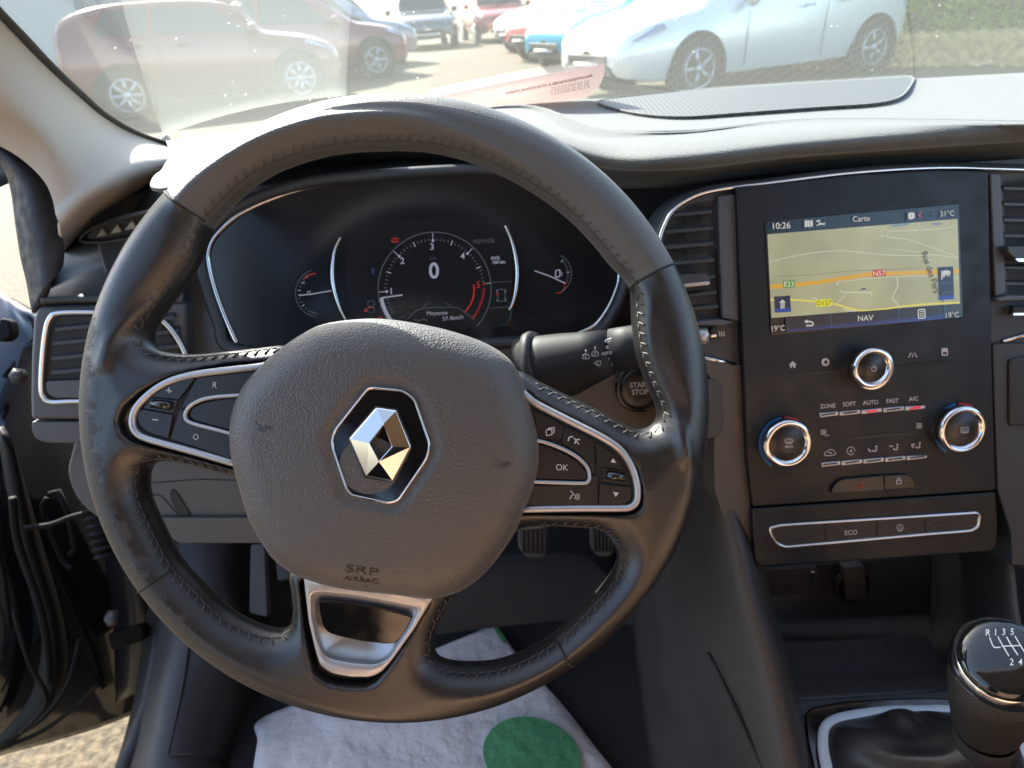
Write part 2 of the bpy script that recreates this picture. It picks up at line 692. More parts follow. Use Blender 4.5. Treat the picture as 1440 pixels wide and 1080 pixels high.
    # windscreens
    for a, b, nm in ((h - 1.13, .60, 'windscreen'), (-h + .13, -h + .40, 'rear_window')):
        g = Geo()
        z0, z1 = (1.0, H * .93) if nm == 'windscreen' else (.99, H * .93)
        P = [(a, -hw * .76, z0), (a + .03, 0, z0), (a, hw * .76, z0), (b - (.0 if nm == 'windscreen' else 0), hw * .70, z1), (b, 0, z1 + .02), (b, -hw * .70, z1)]
        n = Vector((1, 0, .9)).normalized() if nm == 'windscreen' else Vector((-1, 0, .5)).normalized()
        g.plate([MT @ (Vector(p) + n * .03) for p in P], MT.to_3x3() @ (-n * .05))
        g.build(nm, M['carglass'], root, smooth=False)
    g = Geo()
    g.box((h - .05, -.42, .42), (h + .015, .42, .50), MT)
    g.box((h - .10, -.50, .28), (h - .005, .50, .36), MT)
    g.build('grille', M['bumper_dk'], root, bev=.01)
    g = Geo()
    g.box((h - .02, -.26, .375), (h + .022, .26, .415), MT)
    g.build('number_plate', M['plate_y'], root)
    return root


def between(px1, py1, px2, py2, wb=2.5):
    """car place from the two wheels' ground points: rear wheel, front wheel"""
    G0 = Plane((0, 0, 0), (0, 0, 1))
    a, b = G0.P(px1, py1), G0.P(px2, py2)
    d = (b - a)
    hd = math.atan2(d.y, d.x)
    return a, b, hd, d.length


# near silver car on the right, nose to the left
a, b, hd, ln = between(1222, 103, 980, 137)
side = Vector((math.sin(hd), -math.cos(hd)))          # towards the far side of the visible flank
vis = Vector((a.x + b.x, a.y + b.y)) / 2
toC = Vector((-vis.x, -vis.y)).normalized()
off = Vector((-math.sin(hd), math.cos(hd)))
if off.dot(toC) > 0:
    off = -off
cc = vis + off * .86
CAR1 = car('parked_car', 'pale silver-blue hatchback nearest the windscreen, nose to the left', (.78, .82, .83), (cc.x + math.cos(hd) * .14, cc.y + math.sin(hd) * .14), hd, L=4.4, H=1.5, axles=(-ln / 2 - .14, ln / 2 - .14))
# red car on the left, nose to the right
a, b, hd, ln = between(192, 168, 424, 141)
vis = Vector((a.x + b.x, a.y + b.y)) / 2
off = Vector((-math.sin(hd), math.cos(hd)))
if off.dot(Vector((-vis.x, -vis.y)).normalized()) > 0:
    off = -off
cc = vis + off * .84
car('parked_car', 'small crimson hatchback seen side-on through the white reflection on the left', (.12, .010, .014), (cc.x, cc.y), hd, L=3.7, H=1.40, small=True)
car('parked_car', 'dark red car parked just beyond the small crimson hatchback', (.17, .03, .035), (cc.x + .75, cc.y + 2.6), hd + .1, L=4.2, H=1.45)
car('parked_car', 'grey hatchback third in the left row behind the two red cars', (.30, .32, .34), (cc.x + .9, cc.y + 5.4), hd + .1, L=4.2)
# right row behind the silver car
c1 = CAR1.location
car('parked_car', 'turquoise car whose bonnet shows behind the silver-blue hatchback', (.02, .33, .50), (c1.x - .25, c1.y + 2.9), CAR1.rotation_euler.z + .02, L=4.1)
car('parked_car', 'bright red car two places behind the silver-blue hatchback', (.55, .04, .03), (c1.x - .3, c1.y + 6.2), CAR1.rotation_euler.z + .03, L=4.0)
car('parked_car', 'white car beyond the bright red one in the right row', (.6, .6, .6), (c1.x - .3, c1.y + 9.2), CAR1.rotation_euler.z + .03, L=4.0)
# far row across the lane
for i, (x, y, col, lb) in enumerate(((-2.9, 23.5, (.62, .62, .62), 'white car facing the camera at the far end of the lane'),
                                     (-5.2, 22.8, (.25, .27, .30), 'mid grey car at the far end beside the white one'),
                                     (-.3, 24.0, (.08, .10, .12), 'dark blue-grey car furthest down the middle of the lane'),
                                     (-7.6, 22.2, (.62, .60, .56), 'cream car at the left end of the far row'),
                                     (2.0, 25.0, (.35, .05, .04), 'dark red car at the right end of the far row'))):
    car('parked_car', lb, col, (x, y), -math.pi / 2 + .1, L=4.1)

# stone wall with a hedge behind it
M['stone'] = mat('rubble_stone', (.34, .30, .22), .9, grain=('vor', 9, 1.0, .03), noise=(6, .45))
wl = thing('stone_wall', 'low rough tan stone wall beyond the silver-blue car', 'wall', (7, 11, 0))
G0_ = Plane((0, 0, 0), (0, 0, 1))
wx0, wx1 = G0_.P(1245, 96).xy, G0_.P(1500, 93).xy
wx1 = wx0 + (wx1 - wx0).normalized() * 7.0
dirw = (wx1 - wx0).normalized()
nrw = Vector((-dirw.y, dirw.x))
lw = (wx1 - wx0).length
rs_w = np.random.RandomState(9)
nu_, nv_ = 160, 14
prof = [(0, 0)] + [(.0, .06 * k) for k in range(1, 9)] + [(.02, .50), (.10, .53), (.25, .53), (.38, .50), (.40, .0)]
V, Fc = [], []
for i in range(nu_):
    t = -1.2 + (lw + 1.2) * i / (nu_ - 1)
    for k, (dd_, zz_) in enumerate(prof):
        q = wx0 + dirw * t + nrw * (dd_ + rs_w.normal() * .014)
        V.append((q.x, q.y, max(0, zz_ * .76 + rs_w.normal() * .010 + .02 * math.sin(t * 1.7))))
np_ = len(prof)
for i in range(nu_ - 1):
    for k in range(np_ - 1):
        Fc.append((i * np_ + k, i * np_ + k + 1, (i + 1) * np_ + k + 1, (i + 1) * np_ + k))
mesh('wall_face', V, Fc, mat('rough_rendered_stone', (.50, .37, .15), .95, grain=('noise', 14, 1.0, .06), noise=(11, .35)), wl, fix=True)


def leaf_mat(name, c1, c2):
    m = mat(name, c1, .55, noise=(3.5, .5))
    b = m.node_tree.nodes['Principled BSDF']
    rm = [n for n in m.node_tree.nodes if n.type == 'VALTORGB'][0]
    rm.color_ramp.elements[0].color = (*c1, 1)
    rm.color_ramp.elements[1].color = (*c2, 1)
    nt = m.node_tree
    o = [n for n in nt.nodes if n.type == 'OUTPUT_MATERIAL'][0]
    t = nt.nodes.new('ShaderNodeBsdfTranslucent')
    t.inputs[0].default_value = (c2[0] * 1.6, c2[1] * 1.7, c2[2], 1)
    x = nt.nodes.new('ShaderNodeMixShader')
    x.inputs[0].default_value = .45
    nt.links.new(b.outputs[0], x.inputs[1])
    nt.links.new(t.outputs[0], x.inputs[2])
    nt.links.new(x.outputs[0], o.inputs[0])
    return m


def leaves(n, fn, size, seed):
    rs = np.random.RandomState(seed)
    V, Fc = [], []
    for i in range(n):
        p = np.array(fn(rs))
        a = rs.normal(size=3)
        a /= np.linalg.norm(a)
        b = np.cross(a, rs.normal(size=3))
        b /= np.linalg.norm(b)
        s = size * rs.uniform(.6, 1.4)
        k = len(V)
        V += [p - a * s, p + b * s * .45, p + a * s, p - b * s * .45]
        Fc.append((k, k + 1, k + 2, k + 3))
    return V, Fc


hw_ = tag(thing('hedge', 'leafy green hedge growing along the top of the stone wall', 'hedge', (8, 11.5, .6)))


def hedge_pt(rs):
    t = rs.uniform(-1.0, lw)
    dd = rs.uniform(.03, 1.5)
    top = 1.9 + .25 * math.sin(t * 2.1) + .15 * math.sin(t * 5.3)
    z = rs.uniform(.40, top)
    if dd > .25 and z < top - .3:
        dd = .15 + abs(rs.normal()) * .15
    p = wx0 + dirw * t + nrw * dd
    return (p.x, p.y, z)


V, Fc = leaves(14000, hedge_pt, .06, 3)
mesh('foliage', V, Fc, leaf_mat('hedge_leaf', (.09, .19, .01), (.36, .46, .04)), hw_, smooth=False)
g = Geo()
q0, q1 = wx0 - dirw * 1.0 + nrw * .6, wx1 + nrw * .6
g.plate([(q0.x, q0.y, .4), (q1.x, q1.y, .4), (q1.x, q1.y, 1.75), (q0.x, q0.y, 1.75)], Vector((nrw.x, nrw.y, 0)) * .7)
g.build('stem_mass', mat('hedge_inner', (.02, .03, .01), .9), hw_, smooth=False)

# grey workshop on the far left
bd = thing('workshop_building', 'pale grey ribbed metal building behind the small crimson car', 'building', (-9, 17, 0))
g = Geo()
MB = Matrix.Translation((-13.0, 15.5, 0)) @ Matrix.Rotation(.18, 4, 'Z')
g.box((-6, 0, 0), (7.5, 8, 5.2), MB)
g.build('wall', mat('grey_cladding', (.30, .32, .33), .6), bd, smooth=False)
g = Geo()
for i in range(45):
    g.box((-6 + i * .3, -.05, .1), (-5.94 + i * .3, -.002, 5.1), MB)
g.build('cladding_rib', mat('cladding_rib_grey', (.22, .23, .24), .6), bd, smooth=False)  # ribs in a darker grey than the wall
g = Geo()
g.box((3.2, -.09, 0), (6.2, -.055, 3.2), MB)
g.build('door', mat('sliding_door_grey', (.42, .43, .42), .5), bd, bev=.01)
g = Geo()
g.box((-6.1, -.2, 5.2), (7.6, 8.1, 5.4), MB)
g.build('roof', mat('roof_edge', (.12, .12, .13), .6), bd, smooth=False)

for i, (tx, ty, th, lb) in enumerate(((4.5, 34, 7.0, 'broad green tree far down the lane on the right'), (-6.0, 38, 8.0, 'tall green tree far down the lane on the left'),
                                      (11.5, 25, 6.5, 'dark green tree behind the hedge'), (-.5, 44, 7.5, 'green tree furthest away in the middle of the lane'))):
    tr = thing('tree', lb, 'tree', (tx, ty, 0), 'trees around the car park')
    g = Geo()
    g.tube([(tx, ty, 0), (tx + .1, ty, th * .3), (tx, ty, th * .6)], [.22, .17, .08], 10)
    for q in range(5):
        a = q * 1.26
        g.tube([(tx, ty, th * .32), (tx + math.cos(a) * th * .16, ty + math.sin(a) * th * .16, th * .55)], [.08, .03], 6)
    g.build('trunk', mat('bark', (.10, .07, .05), .9), tr)
    rs0 = np.random.RandomState(i)
    bl = [(rs0.normal(size=3) * np.array([th * .15, th * .15, th * .11]), rs0.uniform(.5, 1.0) * th * .16) for _ in range(14)]

    def tp(rs):
        c, r = bl[rs.randint(len(bl))]
        v = rs.normal(size=3)
        v /= np.linalg.norm(v)
        p = c + v * r * rs.uniform(.6, 1.0)
        return (tx + p[0], ty + p[1], th * .66 + p[2])
    V, Fc = leaves(3500, tp, .17, i)
    mesh('crown', V, Fc, leaf_mat('tree_leaf', (.03, .07, .015), (.10, .17, .04)), tr, smooth=False)

# ================================================================ CAR SHELL
def H(px, py, z):
    return Plane((0, 0, z), (0, 0, 1)).P(px, py)


# windscreen: one pane, mirror reflection by Fresnel over a clear, lightly dusty sheet
gm = bpy.data.materials.new('windscreen_glass')
gm.use_nodes = True
nt = gm.node_tree
for n in list(nt.nodes):
    nt.nodes.remove(n)
out = nt.nodes.new('ShaderNodeOutputMaterial')
tr_ = nt.nodes.new('ShaderNodeBsdfTransparent')
tr_.inputs[0].default_value = (.86, .90, .88, 1)
gl = nt.nodes.new('ShaderNodeBsdfGlossy')
gl.inputs['Roughness'].default_value = 0.0
gl.inputs[0].default_value = (.95, 1.0, .97, 1)
fr = nt.nodes.new('ShaderNodeFresnel')
geo_ = nt.nodes.new('ShaderNodeNewGeometry')
ior_ = nt.nodes.new('ShaderNodeMapRange')
ior_.inputs[3].default_value = 1.5
ior_.inputs[4].default_value = 1 / 1.5
nt.links.new(geo_.outputs['Backfacing'], ior_.inputs[0])
nt.links.new(ior_.outputs[0], fr.inputs[0])
m2 = nt.nodes.new('ShaderNodeMath')
m2.operation = 'MULTIPLY'
m2.inputs[1].default_value = 1.75
m2.use_clamp = True
mx = nt.nodes.new('ShaderNodeMixShader')
nt.links.new(fr.outputs[0], m2.inputs[0])
nt.links.new(m2.outputs[0], mx.inputs[0])
nt.links.new(tr_.outputs[0], mx.inputs[1])
nt.links.new(gl.outputs[0], mx.inputs[2])
df = nt.nodes.new('ShaderNodeBsdfTranslucent')      # dust film and specks
df.inputs[0].default_value = (.90, .94, .84, 1)
df2 = nt.nodes.new('ShaderNodeBsdfDiffuse')
df2.inputs[0].default_value = (.9, .9, .82, 1)
ad = nt.nodes.new('ShaderNodeMixShader')
nt.links.new(df.outputs[0], ad.inputs[1])
nt.links.new(df2.outputs[0], ad.inputs[2])
tc = nt.nodes.new('ShaderNodeTexCoord')
vo = nt.nodes.new('ShaderNodeTexVoronoi')
vo.inputs['Scale'].default_value = 95
rr = nt.nodes.new('ShaderNodeMapRange')
rr.inputs[1].default_value = .05
rr.inputs[2].default_value = .11
rr.inputs[3].default_value = .55
rr.inputs[4].default_value = 0
ns = nt.nodes.new('ShaderNodeTexNoise')
ns.inputs['Scale'].default_value = 23
cl = nt.nodes.new('ShaderNodeMapRange')
cl.inputs[1].default_value = .56
cl.inputs[2].default_value = .60
mu = nt.nodes.new('ShaderNodeMath')
mu.operation = 'MULTIPLY'
pl_ = nt.nodes.new('ShaderNodeMath')
pl_.operation = 'ADD'
pl_.inputs[1].default_value = .065
mx2 = nt.nodes.new('ShaderNodeMixShader')
for a_, b_ in ((tc.outputs['Object'], vo.inputs['Vector']), (tc.outputs['Object'], ns.inputs['Vector']), (vo.outputs['Distance'], rr.inputs[0]),
               (ns.outputs[0], cl.inputs[0]), (rr.outputs[0], mu.inputs[0]), (cl.outputs[0], mu.inputs[1]), (mu.outputs[0], pl_.inputs[0]),
               (pl_.outputs[0], mx2.inputs[0]), (mx.outputs[0], mx2.inputs[1]), (ad.outputs[0], mx2.inputs[2]), (mx2.outputs[0], out.inputs[0])):
    nt.links.new(a_, b_)


def glz(y):
    return 1.02 + (.885 - y) * math.tan(WSL)


TW = math.tan(math.radians(32))


def wsy(x):
    return .885 - (1.0 * x * x if x < 0 else .16 * x * x)


def wsz(x, y):
    return 1.02 + (wsy(x) - y) * TW


V, Fc = [], []
NXw, NYw = 60, 24
for i in range(NXw + 1):
    x = -.405 + 1.655 * i / NXw
    for j in range(NYw + 1):
        y = wsy(x) + .04 - (wsy(x) + .04 - .08) * j / NYw
        V.append((x, y, wsz(x, y)))
for i in range(NXw):
    for j in range(NYw):
        a = i * (NYw + 1) + j
        Fc.append((a, a + 1, a + NYw + 2, a + NYw + 1))
ws = mesh('windscreen', V, Fc, gm)


def glass_depth(px, py):
    v = ray(px, py)
    t = .3
    for _ in range(60):
        p = CAM + v * t
        g_ = p.z - 1.02 - (wsy(p.x) - p.y) * TW
        k_ = 1.0 if p.x < 0 else .16
        gr_ = Vector((2 * k_ * p.x * TW, TW, 1))
        t -= g_ / gr_.dot(v)
    return t, gr_.normalized()


def glass_mirror(px, py, z):
    t, n_ = glass_depth(px, py)
    v = ray(px, py)
    r_ = v - n_ * 2 * v.dot(n_)
    p = CAM + v * t
    return p + r_ * ((z - p.z) / r_.z)


tag(ws, 'slightly dusty windscreen reflecting the white sheet and the dash', 'windscreen')

# black dotted border of the windscreen beside the pillar
frit_px = [(-40, -25), (0, 18), (33, 52), (67, 88), (110, 129), (143, 158), (180, 181), (213, 195), (244, 203)]
g = Geo()
fp = cr([W(x, y, glass_depth(x, y)[0] - .004) for x, y in frit_px], 5, False)
g.tube(fp, .004, 8, nrm=PGLASS.n, flat=.4)
fr_ = g.build('border', mat('windscreen_border', (.03, .03, .03), .6, grain=('noise', 1500, .6, .001)), ws)

# A pillar trim, beige
PR = [[(-60, -25), (-110, 30), (-130, 90), (-140, 130), (-140, 155)], [(0, 22), (-40, 70), (-60, 120), (-65, 150), (-65, 175)],
      [(33, 55), (0, 95), (-15, 140), (-20, 170), (-20, 194)], [(67, 91), (38, 125), (24, 160), (20, 190), (20, 214)],
      [(110, 131), (80, 160), (62, 188), (54, 212), (50, 238)], [(143, 160), (112, 190), (88, 218), (76, 243), (69, 262)],
      [(180, 183), (150, 213), (118, 245), (97, 272), (78, 290)], [(222, 200), (203, 225), (160, 258), (115, 290), (84, 325)]]
EDGE = [(243, 226, 1.026), (193, 271, 1.000), (130, 315, .970), (87, 354, .946), (62, 398, .930)]
rows = []
for i, r in enumerate(PR):
    t = i / 7
    zg = glass_depth(*r[0])[0]
    zi = .535 + .035 * t
    f_ = [a * (1 - t ** 2) + b * t ** 2 for a, b in zip((0, .30, .62, .88, 1), (0, .62, .90, .98, 1))]
    b_ = [q_ * (1 - t ** 3) for q_ in (0, .030, .036, .018, 0)]
    rows.append([W(x, y, zg * (1 - f) + zi * f + .003 - b) for (x, y), f, b in zip(r, f_, b_)])
rows.append([W(243, 207, glass_depth(243, 207)[0]), H(240, 229, 1.026), H(193, 271, 1.000), H(130, 315, .970), H(88, 354, .946)])
ap = sheet('pillar_trim', rows, M['beige'], None, 6, 5, .003, world=True)
tag(ap, 'beige windscreen pillar trim sweeping down to the left end of the dash', 'pillar trim')

outer = [[CAM + (p - CAM) * (1.0 + .17 * min(1, k * .8)) for k, p in enumerate(r)] for r in rows]
outer.append([p + Vector((-.02, .05, -.16)) for p in outer[-1]])
po = sheet('windscreen_pillar', outer, M['black_paint'], None, 5, 5, .003, world=True)
tag(po, 'black painted body pillar behind the beige trim', 'pillar', kind='thing')
g = Geo()
g.plate([(-.462, .745, 1.0), (-.462, .96, 1.0), (-.47, .96, 1.14), (-.462, .70, 1.16)], Vector((-.02, 0, 0)))  # unseen plate added to keep the sun off the dash end
g.build('pillar_root_sun_block', M['black_paint'], po, smooth=False)
g = Geo()
g.plate([(-.52, .84, .30), (-.52, 1.11, .30), (-.50, 1.11, .98), (-.47, .92, .98), (-.50, .90, .75)], Vector((-.02, 0, 0)))  # unseen plate added to keep a sun patch off the footwell floor
g.build('bulkhead_side_sun_block', M['plastic_dk'], po, smooth=False)
# rubber door seal beyond the trim and the black body edge
rows = []
s_in = [(-75, 150), (0, 206), (33, 229), (60, 252), (75, 285), (83, 318), (87, 350), (84, 372)]
s_out = [(-90, 170), (-8, 217), (10, 236), (20, 267), (27, 317), (34, 362), (42, 396), (50, 440)]
for a_, b_ in zip(s_in, s_out):
    m_ = ((a_[0] + b_[0]) / 2, (a_[1] + b_[1]) / 2)
    rows.append([(*a_, .600), (*m_, .590), (*b_, .604)])
ds = sheet('door_seal', rows, M['rubber'], None, 5, 5, .006)
tag(ds, 'dark rubber seal of the front door opening beside the beige pillar', 'seal')

# headliner, seats, far door: close the cabin around the camera
g = Geo()
V = [(-.5, .10, glz(.10)), (1.15, .10, glz(.10)), (1.1, -.3, 1.52), (1.05, -1.6, 1.50), (-.45, -1.6, 1.50), (-.5, -.3, 1.52)]
g.plate(V, Vector((0, 0, .04)))
hl = g.build('headliner', M['beige'], None, bev=.01)
tag(hl, 'beige fabric roof lining above the driver', 'headliner')
g = Geo()
g.plate([(1.12, .95, .3), (1.12, -1.5, .3), (1.12, -1.5, .98), (1.12, .95, 1.0)], Vector((.05, 0, 0)))
pdoor = g.build('door_lining', M['plastic_dk'], None, bev=.01)
tag(pdoor, 'dark lining of the passenger door', 'door lining')
M['tan'] = mat('warm_bounce_tan', (.44, .28, .18), .9)  # seats are out of view; tan chosen to bounce warm light onto the wheel
for nm, x0, lb in (('car_seat', -.28, 'unseen driver seat below the camera, coloured tan for warm bounce light'), ('car_seat', .47, 'unseen passenger seat beside the gear lever, coloured tan for warm bounce light')):
    st_ = thing(nm, lb, 'seat', (x0 + .26, -.2, .4), 'front seats')
    g = Geo()
    g.box((x0, -.45, .42), (x0 + .52, .10, .60))
    g.build('seat_cushion', M['tan'], st_, bev=.05)
    g = Geo()
    g.box((x0, -.62, .50), (x0 + .52, -.46, 1.20))
    g.build('seat_back', M['tan'], st_, bev=.05)
g = Geo()
g.plate([(-.80, -1.62, .3), (1.15, -1.62, .3), (1.15, -1.60, 1.5), (-.80, -1.60, 1.5)], Vector((0, -.03, 0)))
rb = g.build('rear_lining', M['plastic_dk'], None, bev=.01)
tag(rb, 'dark rear wall of the cabin behind the seats', 'cabin lining')
g = Geo()
g.plate([(-.52, -.35, .3), (-.52, -1.6, .3), (-.52, -1.6, .98), (-.52, -.35, .98)], Vector((-.05, 0, 0)))
g.plate([(-.52, -.38, .98), (-.52, -1.6, .98), (-.50, -1.6, 1.5), (-.50, -.38, 1.5)], Vector((-.05, 0, 0)))  # added panel over the window opening, keeps sky out of the gloss reflections
rb = g.build('rear_door_and_window_screen', M['plastic_dk'], None, bev=.01)
tag(rb, 'dark lining of the driver-side rear door with an added panel closing its window', 'door lining')
# car floor / footwell
fl = thing('footwell', 'dark carpeted driver footwell under the dash', 'footwell', (0, .6, .3))
g = Geo()
g.plate([(-.50, -1.6, .30), (1.12, -1.6, .30), (1.12, 1.1, .30), (-.50, 1.1, .30)], Vector((0, 0, -.04)))
g.build('carpet', M['carpet'], fl, smooth=False)
rows = [[(-.50, .80, .302), (-.15, .82, .302), (.20, .80, .302)], [(-.50, .90, .36), (-.15, .93, .36), (.20, .90, .36)],
        [(-.50, 1.04, .50), (-.15, 1.06, .50), (.20, 1.04, .50)], [(-.50, 1.06, .75), (-.15, 1.08, .75), (.20, 1.06, .75)]]
sheet('firewall_carpet', rows, M['carpet'], fl, 4, 4, .01, world=True)
g = Geo()
g.plate([(-.42, .93, .985), (1.2, .93, .985), (1.2, 1.10, .72), (-.46, 1.10, .72)], Vector((0, .01, -.01)))
g.plate([(-.5, 1.10, .72), (1.2, 1.10, .72), (1.2, 1.10, .28), (-.5, 1.10, .28)], Vector((0, .01, 0)))
g.build('bulkhead', M['plastic_dk'], fl, smooth=False)
# carpet hump visible through the wheel
rows = [[(560, 800, .98), (700, 786, 1.0), (812, 782, 1.02), (828, 800, 1.03)], [(560, 818, .95), (700, 812, .97), (830, 806, 1.0), (860, 822, 1.0)],
        [(560, 900, .93), (700, 880, .97), (850, 870, .99), (940, 900, .97)]]
sheet('heel_step', rows, mat('worn_carpet', (.045, .042, .044), .95, grain=('noise', 1500, .8, .003)), fl, 6, 6, .01)

# left kick panel and sill
kp = thing('sill_trim', 'dark grey plastic sill and kick panel at the left of the footwell', 'sill trim', (-.45, .6, .4))
rows = [[(205, 730, 1.10), (238, 730, 1.06), (262, 730, 1.04), (320, 730, 1.06), (352, 730, 1.14)], [(205, 800, 1.06), (238, 800, 1.02), (262, 800, 1.0), (320, 800, 1.02), (352, 800, 1.12)],
        [(205, 880, 1.04), (238, 880, .98), (266, 880, .96), (330, 880, .98), (372, 880, 1.10)],
        [(200, 950, 1.02), (222, 950, .95), (252, 950, .92), (325, 960, .95), (385, 960, 1.08)],
        [(182, 1030, .99), (205, 1030, .91), (240, 1030, .88), (310, 1030, .92), (375, 1040, 1.04)],
        [(160, 1100, .96), (188, 1100, .88), (228, 1100, .85), (300, 1100, .88), (370, 1110, 1.0)]]
sheet('side_panel', rows, M['plastic_dk'], kp, 6, 6, .01)
rows = [[(205, 1010, .99), (225, 960, .975)], [(178, 1060, .94), (206, 1000, .94)], [(150, 1110, .92), (186, 1080, .90)]]
g = Geo()
g.tube([W(*p) for p in [(229, 860, 1.03), (222, 920, .985), (210, 985, .95), (190, 1045, .915), (160, 1110, .89)]], .010, 10)
g.build('seal', M['rubber'], kp)
g = Geo()
for q in ([(268, 850, .955), (266, 900, .94), (256, 970, .905), (236, 1062, .862)], [(236, 1062, .862), (285, 1062, .868), (330, 1080, .92)]):
    g.tube([W(*p) for p in cr(q, 5, False)], .0016, 6)
g.build('panel_gap', M['button_d'], kp)

M['door_rubber'] = mat('door_rubber', (.004, .0038, .004), .6, spec=.15)
# open driver's door and body jamb, black paint
dr = thing('car_door', 'open black front door seen edge-on left of the steering wheel', 'door', W(90, 800, 1.0))
rows = [[(-80, 380, 1.15), (0, 412, 1.12), (22, 424, 1.1), (44, 444, 1.08), (62, 470, 1.10)],
        [(-80, 520, 1.02), (0, 530, 1.04), (40, 540, 1.06), (80, 560, 1.10), (120, 570, 1.16)],
        [(-80, 700, .96), (0, 690, .99), (55, 700, 1.04), (110, 700, 1.10), (165, 700, 1.2)],
        [(-80, 860, .96), (0, 850, 1.0), (70, 850, 1.05), (140, 850, 1.12), (205, 850, 1.2)],
        [(-80, 980, 1.0), (0, 985, 1.02), (70, 970, 1.07), (140, 950, 1.12), (205, 930, 1.2)],
        [(-80, 1085, 1.05), (0, 1055, 1.07), (70, 1037, 1.10), (140, 1017, 1.14), (196, 998, 1.18)]]
sheet('inner_panel', rows, M['black_paint'], dr, 6, 6, .02)
rows = [[(0, 600, .93), (12, 620, .92), (24, 660, .94)], [(28, 760, .95), (40, 760, .94), (56, 770, .97)],
        [(62, 880, .98), (74, 880, .97), (86, 880, 1.0)], [(48, 975, .99), (70, 985, .98), (84, 960, 1.01)], [(-10, 1050, 1.0), (4, 1050, .99), (20, 1040, 1.01)]]
sheet('seal', rows, M['door_rubber'], dr, 4, 6, .008)
rows = [[(130, 640, 1.02), (160, 640, .99), (190, 650, 1.0), (215, 660, 1.05)], [(150, 760, 1.04), (180, 760, 1.01), (205, 770, 1.02), (225, 780, 1.08)],
        [(165, 860, 1.08), (190, 870, 1.04), (215, 880, 1.05), (230, 890, 1.10)], [(170, 985, 1.12), (185, 975, 1.08), (198, 970, 1.08), (210, 960, 1.12)]]
sheet('jamb', rows, mat('jamb_black', (.008, .008, .009), .3), dr, 5, 5, .015)
M['jamb_edge'] = mat('dull_black_edge', (.005, .0045, .0045), .7, spec=.15)
g = Geo()
for q, r in (([(0, 1046, .97), (60, 1010, .97), (96, 960, .97), (112, 900, .97)], .0035), ([(0, 1053, .99), (60, 1028, .99), (110, 990, .98), (138, 962, .97)], .003),
             ([(20, 860, .91), (40, 930, .91), (66, 985, .92), (30, 1030, .94)], .003),
             ([(18, 700, .9), (25, 760, .92), (52, 840, .93), (66, 900, .94), (70, 960, .95)], .005)):
    g.tube([W(*p) for p in cr(q, 6, False)], r, 8)
g.build('weatherstrip', M['jamb_edge'], dr)
g = Geo()
for i in range(9):
    t = i / 8
    c = W(130 + 22 * t, 690 + 85 * t, .93)
    g.lathe(c, (U_ * -.9 + R_ * .25), [(.014, 0), (.019, .004), (.014, .008)], 18)
g.build('cable_gaiter', M['door_rubber'], dr)
g = Geo()
g.tube([W(*p) for p in cr([(36, 742, .93), (70, 738, .93), (100, 727, .93), (128, 720, .93)], 5, False)], .0035, 8)
g.build('door_check', M['jamb_edge'], dr)
for px_, py_, z_, r_ in ((26, 529, .98, .012), (158, 871, .98, .010)):
    g = Geo()
    g.lathe(W(px_, py_, z_), -F_ + R_ * .6, [(r_, -.015), (r_, .002), (r_ * .7, .004), (r_ * .7, .012), (0, .012)], 6 if px_ < 160 else 12)
    g.build('hinge_bolt', mat('dull_bolt', (.05, .046, .044), .5), dr)
g = Geo()
g.plate([W(*p) for p in rnd([(150, 893, .97), (196, 880, .98), (203, 888, .99), (200, 902, .99), (156, 915, .97)], 3)], F_ * .02)
g.build('hinge', M['jamb_edge'], dr, bev=.003)
g = Geo()
g.plate([W(*p) for p in rnd([(0, 446, 1.0), (12, 450, 1.0), (16, 470, 1.0), (6, 480, 1.0), (-10, 480, 1.0)], 6)], F_ * .02)
g.build('hinge', M['jamb_edge'], dr, bev=.003)
g = Geo()
g.tube([W(*p) for p in [(70, 695, .95), (82, 690, .95), (95, 720, .955), (105, 770, .96), (98, 780, .96)]], .004, 8)
g.tube([W(*p) for p in cr([(66, 700, .95), (60, 720, .95), (85, 785, .96), (100, 800, .96)], 4, False)], .003, 8)
g.build('striker_plate', M['jamb_edge'], dr)

# ---------------------------------------------------------------- floor mat of paper
pmat = bpy.data.materials.new('paper_mat')
pmat = mat('white_paper', (.52, .505, .51), .85, grain=('noise', 42, .8, .008), noise=(16, .12))
G2 = [[(613, 912), (655, 895), (695, 878)], [(520, 955), (620, 950), (740, 935)], [(372, 1008), (560, 1015), (790, 990)], [(362, 1045), (560, 1060), (838, 1052)], [(352, 1110), (560, 1115), (885, 1110)]]
rs = np.random.RandomState(5)
rows = []
for i, r in enumerate(G2):
    rows.append([H(x, y, .306 + (.010 if (i + j) % 2 else .003)) for j, (x, y) in enumerate(r)])
pmo = sheet('paper_floor_mat', rows, pmat, None, 8, 8, .0008, world=True)
tag(pmo, 'creased white paper floor mat with a big green circle', 'floor mat')
PF2 = Plane((0, 0, .321), (0, 0, 1))
g = Geo()
g.plate([PF2.P(x, y) for x, y in circ(748, 1064, 70, 60, 55, ang=-18)], Vector((0, 0, -.0006)))
M['green_ink'] = mat('green_ink', (.055, .22, .095), .85, noise=(14, .15), grain=('noise', 60, .5, .01))
g.build('green_circle', M['green_ink'], pmo, smooth=False)
g = Geo()
g.plate([PF2.P(x, y) for x, y in ((697, 879), (712, 899), (708, 904), (694, 884))], Vector((0, 0, -.0006)))
g.build('green_corner_mark', M['green_ink'], pmo, smooth=False)

